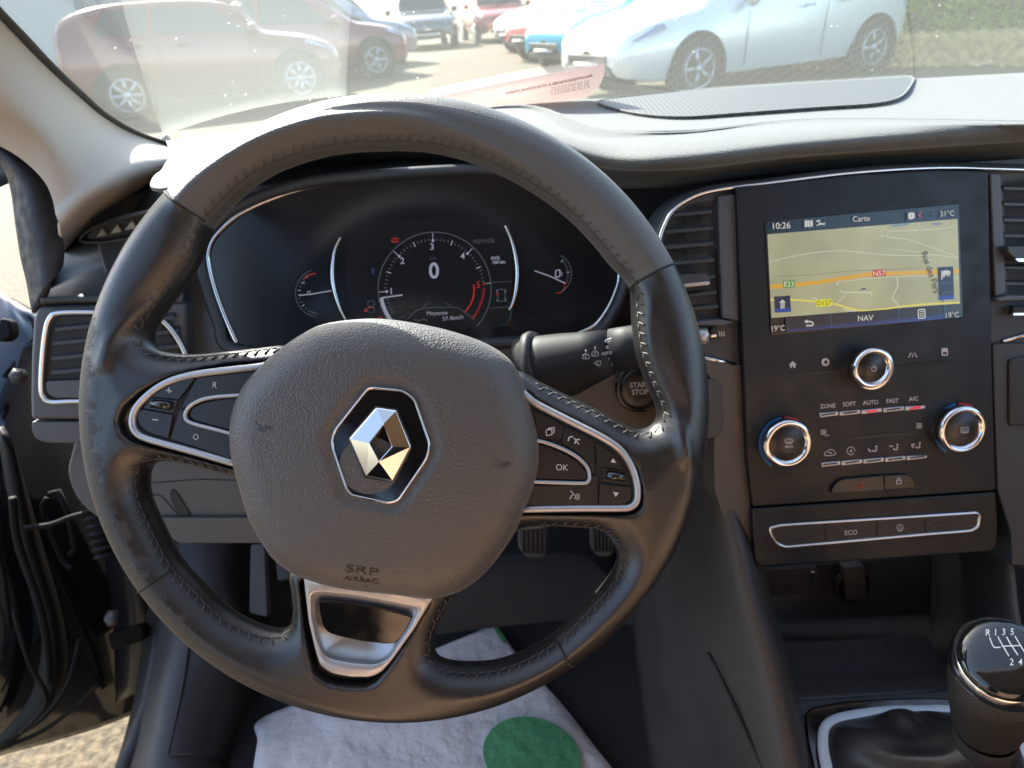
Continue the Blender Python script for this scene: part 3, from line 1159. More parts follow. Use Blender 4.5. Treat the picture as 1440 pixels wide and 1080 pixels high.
# ---------------------------------------------------------------- pedals
M['pedal'] = mat('pedal_rubber', (.060, .056, .055), .75)
for (cx, cy, z_, w_, h_, lb) in ((748, 770, .95, 24, 30, 'ribbed rubber brake pedal seen through the wheel, left of the other pedal'), (846, 768, .97, 20, 30, 'ribbed rubber accelerator pedal close to the console')):
    pd = thing('pedal', lb, 'pedal', W(cx, cy, z_), 'foot pedals')
    g = Geo()
    pl = Plane(W(cx, cy, z_), tilt(35))
    g.plate([pl.P(x, y) for x, y in rnd([(cx - w_ * .8, cy - 40), (cx + w_, cy - 40), (cx + w_ * .95, cy + 2), (cx + w_ * .7, cy + 15), (cx - w_ * .3, cy + 15), (cx - w_ * .8, cy)], 8)], -pl.n * .012)
    g.build('pad', M['pedal'], pd, bev=.003)
    g = Geo()
    for i in range(6):
        x = cx - w_ * .55 + i * w_ * .26
        g.tube([pl.P(x, cy - 36, .002), pl.P(x + 1, cy + 8, .002)], .0016, 6)
    g.build('rib', M['rubber'], pd)
    g = Geo()
    g.tube([pl.P(cx, cy - 20, -.015), pl.P(cx, cy - 60, -.05) + Vector((0, .06, .10))], .010, 8)
    g.build('arm', M['plastic_dk'], pd)
rp = plate('footrest', rnd([(352, 765), (372, 765), (376, 868), (350, 862)], 5), Plane(W(360, 820, 1.0), tilt(40)), 0, .02, M['pedal'], None, .003)
tag(rp, 'narrow grey footrest at the left of the footwell', 'footrest')
rp2 = plate('clutch_pedal', rnd([(385, 770), (410, 772), (408, 815), (390, 818)], 6), Plane(W(395, 790, .98), tilt(38)), 0, .015, M['rubber'], None, .003)
tag(rp2, 'black clutch pedal in the dark beside the footrest', 'pedal')

# ================================================================ DASHBOARD
db = thing('dashboard', 'grey dashboard with dials, air vents and a lit map screen', 'dashboard', W(900, 350, .7))

R0 = [(248, 206), (300, 186), (420, 168), (560, 155), (700, 143), (850, 134), (1050, 114), (1250, 97), (1540, 84)]
R1 = [(226, 244), (285, 215), (420, 186), (560, 172), (733, 149), (836, 181), (960, 187), (1150, 170), (1540, 176)]
R2 = [(224, 250), (284, 221), (420, 191), (560, 176), (728, 156), (822, 194), (957, 192), (1150, 175), (1540, 181)]
R3 = [(222, 262), (284, 232), (420, 206), (560, 196), (725, 188), (835, 219), (960, 222), (1150, 202), (1540, 176)]
z1 = [1.030, 1.030, 1.0305, 1.034, 1.046, 1.0325, 1.0305, 1.030, 1.030]
z2 = [1.029, 1.029, 1.0295, 1.033, 1.0425, 1.0280, 1.0285, 1.0292, 1.0292]
z3 = [1.026, 1.026, 1.028, 1.030, 1.039, 1.022, 1.0255, 1.0258, 1.0258]
a0 = [H(x, y, 1.030) for x, y in R0]
a05 = []
a1 = [H(x, y, z) for (x, y), z in zip(R1, z1)]
a2 = [H(x, y, z) for (x, y), z in zip(R2, z2)]
a3 = [H(x, y, z) for (x, y), z in zip(R3, z3)]
for i, p in enumerate(a0):
    lim = wsy(p.x) - .016
    if p.y > lim:
        p.y = lim
af = [p + Vector((0, .004, -.02)) for p in a0]
am = [p.lerp(q, .5) for p, q in zip(a0, a1)]
for p in am:
    p.z = 1.030
an = [p.lerp(q, .88) for p, q in zip(am, a1)]
for i, (p, z) in enumerate(zip(an, z1)):
    p.z = 1.030 + (z - 1.030) * .8
a25 = [p.lerp(q, .55) + Vector((0, 0, .003)) for p, q in zip(a2, a3)]
a4 = [p + Vector((0, .004, -.008)) for p in a3]
a5 = [p + Vector((0, .030, -.020)) for p in a3]
a6 = [p + Vector((0, .060, -.035)) for p in a3]
a7 = [Vector((p.x, .700, .985)) for p in a3]
M['dash_top'] = M['dash_soft']
deck = sheet('top_pad', [af, a0, am, an, a1, a2, a25, a3, a4], M['dash_top'], db, 6, 5, .003, world=True)
sheet('hood_underside', [a4, a5, a6, a7], mat('hood_underside_plastic', (.10, .115, .118), .6, grain=('vor', 800, .3, .0006)), db, 6, 4, .003, world=True)

# fascia body behind everything
g = Geo()
nK = PK.n
pts = []
for x, z in ((-.33, 1.005), (.80, 1.005), (.80, .70), (-.30, .70)):
    y = PK.p.y + .028 + (z - PK.p.z) * math.tan(math.radians(20)) * 1.0
    pts.append(Vector((x, y, z)))
g.plate(pts, Vector((0, .05, 0)))
g.build('fascia', M['dash_face'], db, bev=.003)

# speaker / demister grille in the top pad
gm2 = mat('speaker_mesh', (.10, .105, .105), .6)
nt = gm2.node_tree
tc = nt.nodes.new('ShaderNodeTexCoord')
vo = nt.nodes.new('ShaderNodeTexVoronoi')
vo.inputs['Scale'].default_value = 215
vo.inputs['Randomness'].default_value = 0.0
vo.voronoi_dimensions = '2D'
rp_ = nt.nodes.new('ShaderNodeValToRGB')
rp_.color_ramp.elements[0].position = .30
rp_.color_ramp.elements[1].position = .42
rp_.color_ramp.elements[0].color = (.042, .044, .044, 1)
rp_.color_ramp.elements[1].color = (.110, .116, .116, 1)
mp_ = nt.nodes.new('ShaderNodeMapping')
mp_.inputs['Scale'].default_value = (1, .42, 1)
mp_.inputs['Rotation'].default_value = (0, 0, .35)
nt.links.new(tc.outputs['Object'], mp_.inputs[0])
nt.links.new(mp_.outputs[0], vo.inputs['Vector'])
nt.links.new(vo.outputs['Distance'], rp_.inputs[0])
nt.links.new(rp_.outputs[0], nt.nodes['Principled BSDF'].inputs['Base Color'])
PG = Plane((0, 0, 1.0343), (0, 0, 1))
gpx = cr([(842, 142), (868, 153), (910, 161), (965, 164), (1040, 159), (1150, 151), (1225, 146), (1262, 138), (1279, 122), (1278, 107), (1200, 111), (1100, 117), (1000, 124), (900, 134)], 5)
gr_ = plate('speaker_grille', gpx, PG, .0, .007, gm2, db, .0006)
strip('rim', gpx, PG, .0, .0014, .0008, M['dash_soft'], gr_)
g2 = cr([(212, 262), (216, 247), (232, 237), (250, 232), (262, 240), (240, 262)], 4)
PG2 = Plane((0, 0, 1.043), (0, 0, 1))
plate('corner_grille', g2, PG2, 0, .003, gm2, db, .0006)

# left end: soft upper part, hard lower part
def PLP(x, y, o=0):
    return PL.P(x, y, o)


ecr = [[H(x, y, z) for x, y, z in EDGE],
       [H(258, 262, 1.024), H(212, 300, .992), H(150, 345, .960), H(98, 372, .940), H(60, 404, .926)],
       [H(258, 310, .985), H(230, 345, .962), H(160, 375, .942), H(104, 394, .930), H(57, 412, .918)],
       [PLP(258, 414), PLP(232, 415), PLP(162, 416), PLP(106, 417), PLP(57, 419)],
       [PLP(258, 423, -.004), PLP(232, 424, -.004), PLP(162, 424, -.004), PLP(106, 425, -.004), PLP(58, 427, -.004)]]
sheet('end_cap', ecr, M['dash_face'], db, 6, 5, .003, world=True)
plate('end_panel', [(54, 430), (50, 437), (46, 450), (43, 500), (42, 560), (43, 591), (264, 591), (262, 424)], PL, .001, .05, M['dash_grey'], db, .004, 4)
plate('end_lower_trim', cr([(44, 593), (45, 607), (52, 618), (70, 623), (115, 623)], 4, False) + [(300, 640), (300, 593)], PL, .001, .045, M['dash_grey'], db, .005, 4)
# wedge of grey panel between the vent and the dials
plate('dial_flank', rnd([(235, 330), (262, 300), (345, 262), (560, 240), (560, 330), (560, 520), (300, 600), (235, 600)], 6), PK, .001, .02, M['dash_grey'], db, .004)

# side demister slot
q1, q2, q3 = H(118, 336, .967), H(206, 309, .995), H(150, 347, .9600)
PSL = Plane(q1, (q2 - q1).cross(q3 - q1))
if PSL.n.dot(F_) > 0:
    PSL.n = -PSL.n
sl = plate('demister_slot', cr([(122, 334), (132, 323), (160, 312), (194, 304), (212, 302), (206, 322), (180, 330), (142, 336)], 4), PSL, .004, .003, M['vent'], db, .0008)
g = Geo()
for i in range(4):
    x = 135 + i * 20
    y = 333 - i * 5
    g.plate([PSL.P(*p, .0065) for p in ((x, y + 1), (x + 8 + i, y - 10 - i), (x + 14 + i, y - 2))], -PSL.n * .002)
g.build('fin', mat('pale_grey_fin', (.34, .35, .34), .5), sl, smooth=False)
strip('slot_edge', cr([(114, 337), (126, 323), (160, 309), (198, 300), (216, 299), (209, 325), (182, 334), (140, 340)], 4), PSL, .004, .0014, .002, M['dash_face'], sl)


def vent(name_part, ring, rec, plane, slats, off=.006, ring_w=.0022, fins=()):
    v = plate('air_vent', rec, plane, off - .003, .01, M['vent'], db, .0005)
    g = Geo()
    for (x0, y0, x1, y1, hh) in slats:
        for k in (0,):
            a, b = plane.P(x0, y0, off), plane.P(x1, y1, off)
            t = (b - a).normalized()
            up = plane.n.cross(t).normalized()
            if up.z < 0:
                up = -up
            g2 = [a - up * hh / 2, b - up * hh / 2, b + up * hh / 2, a + up * hh / 2]
            g.plate(g2, (-plane.n * .010 + up * .006))
    g.build('slat', M['slat'], v, bev=.0006)
    if fins:
        g = Geo()
        for (x0, y0, x1, y1) in fins:
            a, b = plane.P(x0, y0, off - .0015), plane.P(x1, y1, off - .0015)
            g.tube([a, b], .0009, 6)
        g.build('fin', M['vent'], v)
    if ring:
        strip('frame', ring, plane, off, ring_w, ring_w * .9, M['satin'], v)
    return v


ring = cr([(132, 439), (83, 440), (70, 448), (64, 468), (60, 503), (58, 542), (61, 558), (72, 565), (108, 564), (200, 566), (246, 560), (262, 540), (262, 508), (256, 488), (240, 463), (222, 447), (200, 441)], 5)
rec = cr([(132, 444), (86, 445), (74, 452), (68, 470), (64, 503), (62, 540), (65, 555), (74, 561), (108, 560), (200, 561), (244, 556), (258, 538), (257, 508), (251, 490), (236, 467), (218, 452), (200, 446)], 5)
v = vent('left', ring, rec, PL, [(77, 464, 246, 447, .0032), (74, 484, 252, 466, .0032), (72, 505, 256, 487, .0032), (71, 525, 257, 507, .0032)])
plate('lower_blank', rnd([(64, 536), (256, 531), (256, 552), (240, 559), (76, 560), (65, 552)], 5), PL, .008, .004, M['dash_grey'], v, .001)

# ---------------------------------------------------------------- instrument cluster
bez = [(333, 483), (318, 450), (303, 410), (294, 375), (293, 355), (302, 333), (329, 306), (358, 289), (391, 276), (426, 266), (465, 259), (523, 254), (580, 250), (640, 247),
       (690, 247), (727, 251), (775, 264), (815, 286), (848, 320), (867, 352), (871, 387), (865, 412), (853, 437), (837, 457), (813, 469), (780, 474), (700, 476), (560, 486), (420, 492)]
bzc = cr(bez, 6)
ic = plate('instrument_cluster', bzc, PK, .004, .02, M['gloss2'], db, .001)
ringpts = cr(bez[:25], 6, False)
n_ = len(ringpts)
rad = []
for i, p in enumerate(ringpts):
    # thick at the left shoulder, thin along the top
    x, y = p
    r = .0012
    if x < 400:
        r = .0026 if y < 330 else .0021
    elif x > 800:
        r = .0018
    else:
        r = .0012
    rad.append(r)
for _ in range(20):
    rad = [rad[0]] + [(rad[i - 1] + rad[i] + rad[i + 1]) / 3 for i in range(1, n_ - 1)] + [rad[-1]]
g = Geo()
g.tube([PK.P(x, y, .005) for x, y in ringpts], rad, 12, False, PK.n, .9)
g.build('bezel', M['chrome_soft'], ic)
# cowl around the dials
cow = [(x + (x - 590) * .035, y + (y - 370) * .055) for x, y in bzc]
strip('cowl', cow, PK, .004, .0055, .0075, M['dash_face'], ic, seg=14)
w_e = emat('dial_white', (148, 152, 168), .85)
g_e = emat('dial_grey', (74, 82, 90), .8)
r_e = emat('dial_red', (190, 48, 44), .55)
b_e = emat('dial_blue', (36, 52, 92), .8)
dk_e = emat('dial_glow', (14, 17, 20), .6, rough=.16)
D = lambda X, Y: (500 + X / 5.143, 300 + Y / 5.143)
CX, CY = D(572, 545)
scr_ = Decal(PK, .0062)
scr_.poly(rnd([(489, 312), (716, 304), (722, 380), (716, 450), (700, 462), (500, 466), (486, 400)], 8))
scr_.build('display', dk_e, ic)
dec, dg, drd, dbl = Decal(PK, .0067), Decal(PK, .0067), Decal(PK, .0067), Decal(PK, .0065)
dg.line(circ(CX, CY, 79.5, 80, a0=-42, a1=212), 1.3)
angs = {1: 183.5, 2: 137.5, 3: 92, 4: 47, 5: 4.5}


def pol(r, a):
    return (CX + r * math.cos(math.radians(a)), CY - r * math.sin(math.radians(a)))


for k in (1, 2, 3, 4):
    dec.line([pol(78, angs[k]), pol(66, angs[k])], 1.0)
    dec.poly(circ(*pol(67.5, angs[k]), 2.0, 10))
dec.text('1', *D(258, 562), 9, 3, bold=.01)
dec.text('2', *D(338, 342), 9, 3, bold=.01)
dec.text('3', *D(553, 240), 9, 3, bold=.01)
dec.text('4', *D(775, 308), 9, 3, bold=.01)
for k in (1, 2, 3, 4):
    a0_, a1_ = angs[k], angs[k + 1]
    for j in range(1, 10):
        a = a0_ + (a1_ - a0_) * j / 10
        (dec if j == 5 else dg).line([pol(72 if j == 5 else 71, a), pol(65 if j == 5 else 67, a)], 1.3 if j == 5 else 1.2)
for a in (189, 193, 197, 201, 205, 209):
    dg.line([pol(70, a), pol(66, a)], 1.3)
dec.text('0', *D(567, 412), 22, 2, .95, bold=.02)
dg.text('km/h', *D(560, 325), 3.2, 2)
dec.line([D(182, 612), D(340, 590)], 2.0)
dec.line([pol(76, a) for a in range(190, 218, 3)], 5)
drd.text('5', *D(888, 515), 9, 3, bold=.01)
drd.poly(circ(*D(929, 510), 1.8, 10))
dec.line([D(945, 507), D(975, 505)], 1)
drd.line([D(*q) for q in cr([(853, 515), (858, 560), (848, 620), (825, 670), (792, 712)], 5, False)], 2.4)
for i in range(11):
    a = 0 - i * 3.6
    drd.line([pol(70, a), pol(66, a)], 1.0)
drd.line([D(*q) for q in cr([(935, 545), (925, 600), (905, 655), (880, 710), (845, 755)], 5, False)], 1.0)
dg.text('VOYAGE', *D(925, 200), 5.5, 3, 1.0, bold=.01)
dec.text('AVG', *D(1010, 322), 4.4, 3, bold=.03)
dec.text('100 km', *D(1035, 352), 4.4, 3, bold=.03)
dg.line([D(985, 500), D(1130, 492)], .8)
dg.line([D(965, 688), D(1105, 678)], .8)
# small car outline with tyres
dg.line([D(*q) for q in cr([(1028, 560), (1055, 548), (1082, 562), (1078, 592), (1082, 628), (1055, 636), (1026, 628), (1034, 592)], 4)], 1.0, True)
for q in ((1022, 562), (1084, 560), (1026, 628), (1084, 626)):
    dg.poly(circ(*D(*q), 1.6, 8, ry=2.4))
drd.line([D(1018, 596), D(1024, 578), D(1032, 572)], 1.2)
drd.line(rnd([D(262, 182), D(308, 180), D(308, 208), D(262, 210)], 2), 1.3, True)
drd.text('(!)', *D(285, 195), 4, 2, 1.3)
drd.poly([D(60, 712), D(72, 680), D(86, 710)])
drd.line([D(92, 684), D(132, 680)], 1.5)
dg.line(circ(*D(112, 655), 5, 16), .8, True)
dg.line(circ(*D(112, 695), 5, 16), .8, True)
drd.line(circ(*D(175, 762), 2.6, 12), 1.2, True)
dbl.line([D(125, 395), D(130, 445)], 3.0)
dbl.line([D(112, 410), D(142, 407)], 1.4)
dec.text('Moyenne', *D(590, 720), 5.6, 2.5)
dec.text('57.4km/h', *D(705, 755), 5.6, 5.5)
dg.line([D(*q) for q in ((370, 770), (440, 700), (520, 682), (740, 680), (860, 770))], 1.0)
dg.line([D(*q) for q in ((480, 682), (530, 645))], .8)
dg.line([D(*q) for q in ((640, 640), (690, 668))], .8)
dg.text('x1000', *D(345, 750), 2.4, 2)
dg.line([D(*q) for q in ((425, 775), (440, 765), (450, 780), (490, 764), (520, 776))], 1.2)
# arcs either side of the display
A_ = lambda X, Y: (290 + X / 5.143, 240 + Y / 5.143)
for q, rr0 in (([A_(*p) for p in ((970, 485), (935, 560), (916, 660), (912, 770), (930, 880), (965, 990), (1012, 1085))], .0011),
               ([D(*p) for p in ((1082, 88), (1128, 190), (1158, 310), (1170, 430), (1160, 560), (1140, 640), (1110, 702))], .0012)):
    g = Geo()
    pp = cr(q, 6, False)
    m_ = len(pp)
    g.tube([PK.P(x, y, .007) for x, y in pp], [rr0 * (.25 + 1.2 * math.sin(math.pi * (.12 + .82 * i / m_)) ** .7) for i in range(m_)], 10, False, PK.n, .8)
    g.build('chrome_arc', M['chrome_soft'], ic)
g = Geo()
g.plate([PK.P(*D(*p), .0062) for p in ((1108, 705), (1145, 640), (1120, 820), (1040, 822))], -PK.n * .002)
g.build('arc_foot', M['dash_face'], ic)
# left water gauge and right fuel gauge
lc = (449.5, 412)
dg.line(circ(*lc, 34, 40, a0=110, a1=260), .9)
for i in range(12):
    a = 118 + i * 11
    (dec if i % 4 == 1 else dg).line([(lc[0] + 31 * math.cos(math.radians(a)), lc[1] - 31 * math.sin(math.radians(a))), (lc[0] + 27 * math.cos(math.radians(a)), lc[1] - 27 * math.sin(math.radians(a)))], 1.0)
drd.line([A_(*p) for p in ((705, 785), (730, 758), (790, 742))], 1.4)
dec.line([A_(670, 902), A_(760, 893), A_(905, 868)], 1.5)
dec.text('H', *A_(700, 812), 4, 10)
dec.text('M', *A_(742, 880), 4.5, 2)
dg.text('MIN', *A_(775, 1028), 4, -15)
Q = lambda X, Y: (480 + X / 3, 360 + Y / 3)
rc = (775, 385)
dg.line(circ(*rc, 29, 40, a0=-62, a1=62), .9)
for i in range(11):
    a = 50 - i * 9
    d_ = drd if i > 8 else (dec if i % 5 == 0 else dg)
    d_.line([(rc[0] + 26 * math.cos(math.radians(a)), rc[1] - 26 * math.sin(math.radians(a))), (rc[0] + 22 * math.cos(math.radians(a)), rc[1] - 22 * math.sin(math.radians(a)))], 1.1)
dec.line([Q(815, 62), Q(880, 85), Q(945, 115)], 1.5)
dec.line(rnd([Q(904, 62), Q(922, 58), Q(922, 86), Q(904, 90)], 1), 1.4, True)
dec.line([Q(922, 66), Q(932, 70), Q(930, 86)], .8)
drd.line([Q(908, 158), Q(930, 152), Q(944, 130)], 1.4)
dec.build('marking', w_e, ic)
dg.build('marking', g_e, ic)
drd.build('warning_light', r_e, ic)
dbl.build('warning_light', b_e, ic)

# knee panel and column shroud
plate('knee_panel', rnd([(104, 622), (93, 664), (104, 697), (126, 722), (172, 747), (262, 763), (372, 762), (420, 775), (760, 745), (930, 700), (1050, 660), (1048, 486), (860, 474), (560, 500), (350, 500), (345, 590), (112, 590)],
      [4, 14, 14, 14, 14, 10, 6, 10, 10, 10, 6, 6, 6, 6, 6, 6, 4]), PK, .006, .05, M['dash_low'], db, .010, 4)
lowr = Decal(PK, .0066)
lowr.line(cr([(208, 697), (222, 696), (232, 703), (245, 718), (258, 727)], 4, False), 1.6)
lowr.line([(205, 680), (280, 674), (350, 676)], 1.4)
lowr.line([(230, 730), (260, 728), (360, 725)], 1.4)
lowr.build('panel_gap', M['button_d'], db)
plate('release_recess', cr([(239, 690), (246, 690), (256, 704), (268, 724), (266, 729), (257, 728), (247, 718), (239, 700)], 4), PK, .0075, .003, M['vent'], db, .001)
plate('lower_rail', rnd([(212, 728), (370, 728), (372, 764), (250, 764)], 6), PK, .012, .012, M['dash_low'], db, .004)
shr = Geo()
g_ = [(640, 470, .56), (560, 560, .50)]
shr.lathe(W(600, 600, .64), (W(557, 590, .44) - W(600, 600, .64)), [(.066, 0), (.070, .02), (.060, .10), (.05, .165), (.045, .19)], 40)
shr.build('column_shroud', M['plastic_dk'], db)
# start button
sb = Geo()
c_ = PK.P(899, 545, .008)
sb.lathe(c_, PK.n, [(.0235, 0), (.0235, .003), (.0215, .0042), (.0195, .003)], 48)
sbo = sb.build('start_button', M['gloss'], db)
sb = Geo()
sb.lathe(c_, PK.n, [(.0190, 0), (.0190, .0045), (.0175, .0055), (.010, .0048), (0, .0044)], 48)
sb.build('cap', M['button'], sbo)
Decal(PK, .0140).text('START', 900, 541, 7.5, 2.5, .92, .02).text('STOP', 900, 551, 7.5, 2.5, .92, .02).build('lettering', M['white'], sbo)

# ---------------------------------------------------------------- centre stack
sur = cr([(915, 372), (918, 345), (927, 318), (942, 293), (962, 275), (991, 262), (1033, 255), (1080, 250), (1200, 235), (1320, 228), (1440, 230), (1560, 236)], 5, False)
plate('stack_surround', sur + [(1560, 800), (1440, 800), (1424, 790), (1424, 700), (1400, 690), (1052, 700), (1052, 640), (1036, 640), (930, 560)], PS, -.006, .05, M['dash_face'], db, .004)
arc = cr([(926, 342), (932, 322), (944, 299), (963, 283), (991, 271), (1033, 263.5), (1080, 258), (1200, 243.5), (1320, 236.5), (1440, 239), (1500, 242)], 6, False)
strip('chrome_arc', arc, PS, -.002, .0017, .0022, M['chrome_soft'], db, closed=False)
# vents
v = vent('cl', None, cr([(930, 350), (938, 318), (952, 298), (975, 285), (1008, 280)], 4, False) + [(1014, 447), (985, 450), (955, 450), (930, 400)], PS,
         [(946, 303, 1002, 298, .0027), (935, 327, 1003, 321, .0027), (935, 349, 1004, 343, .0027), (935, 372, 1005, 366, .0027), (950, 395, 1006, 389, .0027), (965, 416, 1008, 411, .0027), (972, 435, 1010, 431, .0027)],
         off=-.003)
plate('tab', rnd([(955, 386), (994, 384), (999, 392), (998, 402), (955, 405)], 3), PS, .008, .012, M['slat'], v, .001)
plate('tab_edge', rnd([(955, 400), (998, 395.5), (998, 400), (956, 405)], 1), PS, .0092, .003, M['chrome_soft'], v, .0006)
v = vent('cr', None, [(1409, 246), (1500, 246), (1500, 412), (1417, 414)], PS,
         [(1411, 265 + 22.3 * i, 1500, 267 + 22.3 * i, .0027) for i in range(7)], off=-.003)
plate('tab', rnd([(1417, 346), (1500, 346), (1500, 366), (1428, 364), (1418, 355)], 3), PS, .008, .012, M['slat'], v, .001)
plate('tab_edge', rnd([(1428, 363.5), (1500, 363.5), (1500, 368), (1432, 368)], 1), PS, .0092, .003, M['chrome_soft'], v, .0006)
for q in ([(1010, 276), (1035, 272), (1040, 452), (1016, 448)], [(1392, 243), (1408, 244), (1416, 414), (1400, 418)]):
    plate('vent_pillar', q, PS, -.0015, .01, M['dash_grey'], db, .0015)
for q in ([(980, 452), (1012, 449), (1034, 453), (1020, 458), (980, 458)], [(1399, 420), (1417, 415), (1500, 415), (1500, 421), (1405, 424)]):
    plate('vent_ledge', q, PS, .004, .012, M['dash_grey'], db, .0015)
for q in ([(1000, 462), (1008, 460), (1010, 476), (1000, 478)], [(1425, 431), (1500, 430), (1500, 442), (1425, 443)]):
    rl = plate('vent_wheel', rnd(q, 2), PS, .002, .006, M['vent'], db, .001)
    x0, y0 = q[0]
    plate('edge', rnd([(x0, y0 + 9), (q[1][0], y0 + 8), (q[1][0], y0 + 12), (x0, y0 + 13)], 1), PS, .0035, .003, M['chrome_soft'], rl, .0006)
g = Geo()
g.lathe(PS.P(985, 472, -.004), PS.n * .6 + Vector((1, 0, 0)), [(.007, 0), (.0075, .003), (.006, .006), (0, .008)], 24)
g.build('bezel_end', M['silver_paint'], db)
mk = Decal(PS, -.0054)
for i in range(3):
    mk.line([(1011.5 + i * 3.2, 466), (1012 + i * 3.2, 473)], 1.8)
for i in range(3):
    mk.line([(1417, 433 + i * 3), (1424, 433 + i * 3)], 1.6)
mk.build('vent_symbol', M['white'], db)
for q in ([(985, 502), (1033, 512)], [(1410, 480), (1500, 455)]):
    strip('silver_line', q, PS, -.004, .0016, .0016, M['chrome_soft'], db, closed=False)
seam = Decal(PS, -.0054)
seam.line([(1033, 512), (1045, 511)], 1.2)
seam.line([(1392, 483), (1410, 480)], 1.2)
seam.build('panel_gap', M['button_d'], db)

# main black panel
E_ = lambda X, Y: (1060 + X / 4, 470 + Y / 4)
pan = [(1036, 263), (1080, 260), (1200, 246), (1320, 239), (1390, 240), (1395, 480), (1397, 560), (1401, 690), (1060, 713), (1056, 690), (1051, 640), (1045, 500)]
cp = plate('control_panel', pan, PS, .004, .02, M['panel'], db, .0015)
lp = plate('lower_control_panel', rnd([(1058, 715.5), (1401, 692.5), (1404, 742), (1402, 768), (1394, 776), (1240, 787), (1070, 797), (1062, 790), (1060, 760)], 4), PS, .0045, .03, M['panel'], db, .004)
# touchscreen
S_ = lambda X, Y: (1060 + X / 4.5, 270 + Y / 4.5)
ts = plate('touchscreen', rnd([S_(72, 185), S_(1298, 72), S_(1328, 795), S_(108, 912)], 3), PS, .0052, .004, mat('screen_glass', (.008, .010, .012), .18), db, .0006)
O1 = .0056


def mapmat():
    m = emat('map_land', (172, 172, 128), .86)
    nt = m.node_tree
    b = nt.nodes['Principled BSDF']
    tc = nt.nodes.new('ShaderNodeTexCoord')
    n = nt.nodes.new('ShaderNodeTexNoise')
    n.inputs['Scale'].default_value = 22
    r = nt.nodes.new('ShaderNodeValToRGB')
    r.color_ramp.elements[0].position = .35
    r.color_ramp.elements[1].position = .7
    r.color_ramp.elements[0].color = srgb(160, 158, 122)
    r.color_ramp.elements[1].color = srgb(182, 180, 138)
    nt.links.new(tc.outputs['Object'], n.inputs['Vector'])
    nt.links.new(n.outputs[0], r.inputs[0])
    nt.links.new(r.outputs[0], b.inputs['Emission Color'])
    return m


Decal(PS, O1).poly([S_(86, 268), S_(1290, 170), S_(1305, 706), S_(112, 797)]).build('map', mapmat(), ts)
Decal(PS, O1 + .0003).line([S_(*p) for p in cr([(102, 600), (250, 588), (420, 570), (600, 540), (750, 520), (900, 515), (1100, 508), (1298, 500)], 4, False)], 6).build('main_road', emat('road_orange', (222, 168, 52), .8), ts)
yl = Decal(PS, O1 + .0003)
yl.line([S_(*p) for p in cr([(104, 683), (240, 682), (400, 694), (500, 706), (600, 735), (690, 750), (800, 743), (960, 722), (1120, 708), (1304, 700)], 4, False)], 2.6)
yl.build('side_road', emat('road_yellow', (226, 212, 92), .8), ts)
wh = Decal(PS, O1 + .0006)
for q, w_ in (([(96, 445), (280, 400), (510, 372), (640, 378), (830, 398), (1000, 402), (1140, 398), (1290, 418)], 1.2),
              ([(690, 222), (800, 232), (830, 240)], .9), ([(800, 250), (830, 235), (850, 262), (830, 280), (805, 280), (815, 255)], 1.1),
              ([(835, 282), (930, 295), (1000, 308), (1150, 360), (1290, 412)], 1.1), ([(840, 245), (960, 246), (1110, 238), (1220, 228), (1286, 205)], 1.1),
              ([(1040, 190), (1048, 215), (1010, 242)], 1.0), ([(1048, 215), (1105, 240)], 1.0), ([(858, 358), (960, 372), (1060, 382)], 1.0),
              ([(1040, 408), (1060, 422), (1120, 430)], 1.0), ([(530, 572), (528, 592)], 2.2), ([(540, 628), (575, 634), (680, 636), (742, 638), (744, 664)], 2.0),
              ([(590, 638), (525, 705)], 1.4), ([(908, 540), (908, 600), (878, 660), (884, 682), (930, 735)], 1.9), ([(525, 568), (800, 542), (1130, 530), (1298, 548)], 1.1),
              ([(570, 738), (600, 750), (650, 752)], 2.2), ([(370, 678), (385, 672), (400, 684)], 1.8)):
    wh.line([S_(*p) for p in cr(q, 4, False)], w_)
wh.build('lane', emat('road_white', (205, 205, 180), .8), ts)
gw = Decal(PS, O1 + .0003)
gw.line([S_(130, 535), S_(280, 530), S_(440, 518), S_(600, 500), S_(790, 492), S_(1050, 482)], .8)
gw.build('boundary_line', emat('map_line', (140, 142, 108), .7), ts)
wa = Decal(PS, O1 + .0003)
wa.poly([S_(*p) for p in cr([(860, 215), (920, 200), (1000, 198), (960, 212), (900, 222)], 4)])
wa.poly([S_(*p) for p in cr([(1120, 200), (1160, 194), (1195, 200), (1160, 214)], 4)])
wa.build('pond', emat('map_blue', (140, 155, 165), .7), ts)
sg = Decal(PS, O1 + .0009)
sg.poly([S_(185, 563), S_(260, 557), S_(261, 602), S_(187, 607)])
sg.build('road_shield', emat('shield_green', (70, 140, 50), .8), ts)
sg = Decal(PS, O1 + .0009)
sg.poly([S_(750, 494), S_(834, 490), S_(836, 533), S_(751, 537)])
sg.build('road_shield', emat('shield_red', (196, 46, 52), .8), ts)
sg = Decal(PS, O1 + .0009)
sg.poly([S_(393, 682), S_(493, 677), S_(495, 720), S_(396, 728)])
sg.build('road_shield', emat('shield_yellow', (232, 222, 40), .8), ts)
Decal(PS, O1 + .0012).text('E23', *S_(223, 582), 7, 3).text('N57', *S_(793, 514), 7, 3).build('lettering', emat('tx', (235, 225, 190), .9), ts)
lt = Decal(PS, O1 + .0012).text('D157', *S_(444, 702), 6.6, 2.5)
for t_, x, y, an in (('R', 1083, 392, -62), ('u', 1092, 418, -64), ('e', 1100, 442, -66), ('d', 1113, 480, -68), ('e', 1121, 505, -70), ('s', 1129, 528, -71), ('P', 1141, 562, -73), ('e', 1148, 588, -74), ('r', 1154, 610, -75), ('s', 1158, 630, -76)):
    lt.text(t_, *S_(x, y), 8.6, an, 1, .015)
lt.line([S_(1185, 680), S_(1205, 698), S_(1190, 694)], 1.2)
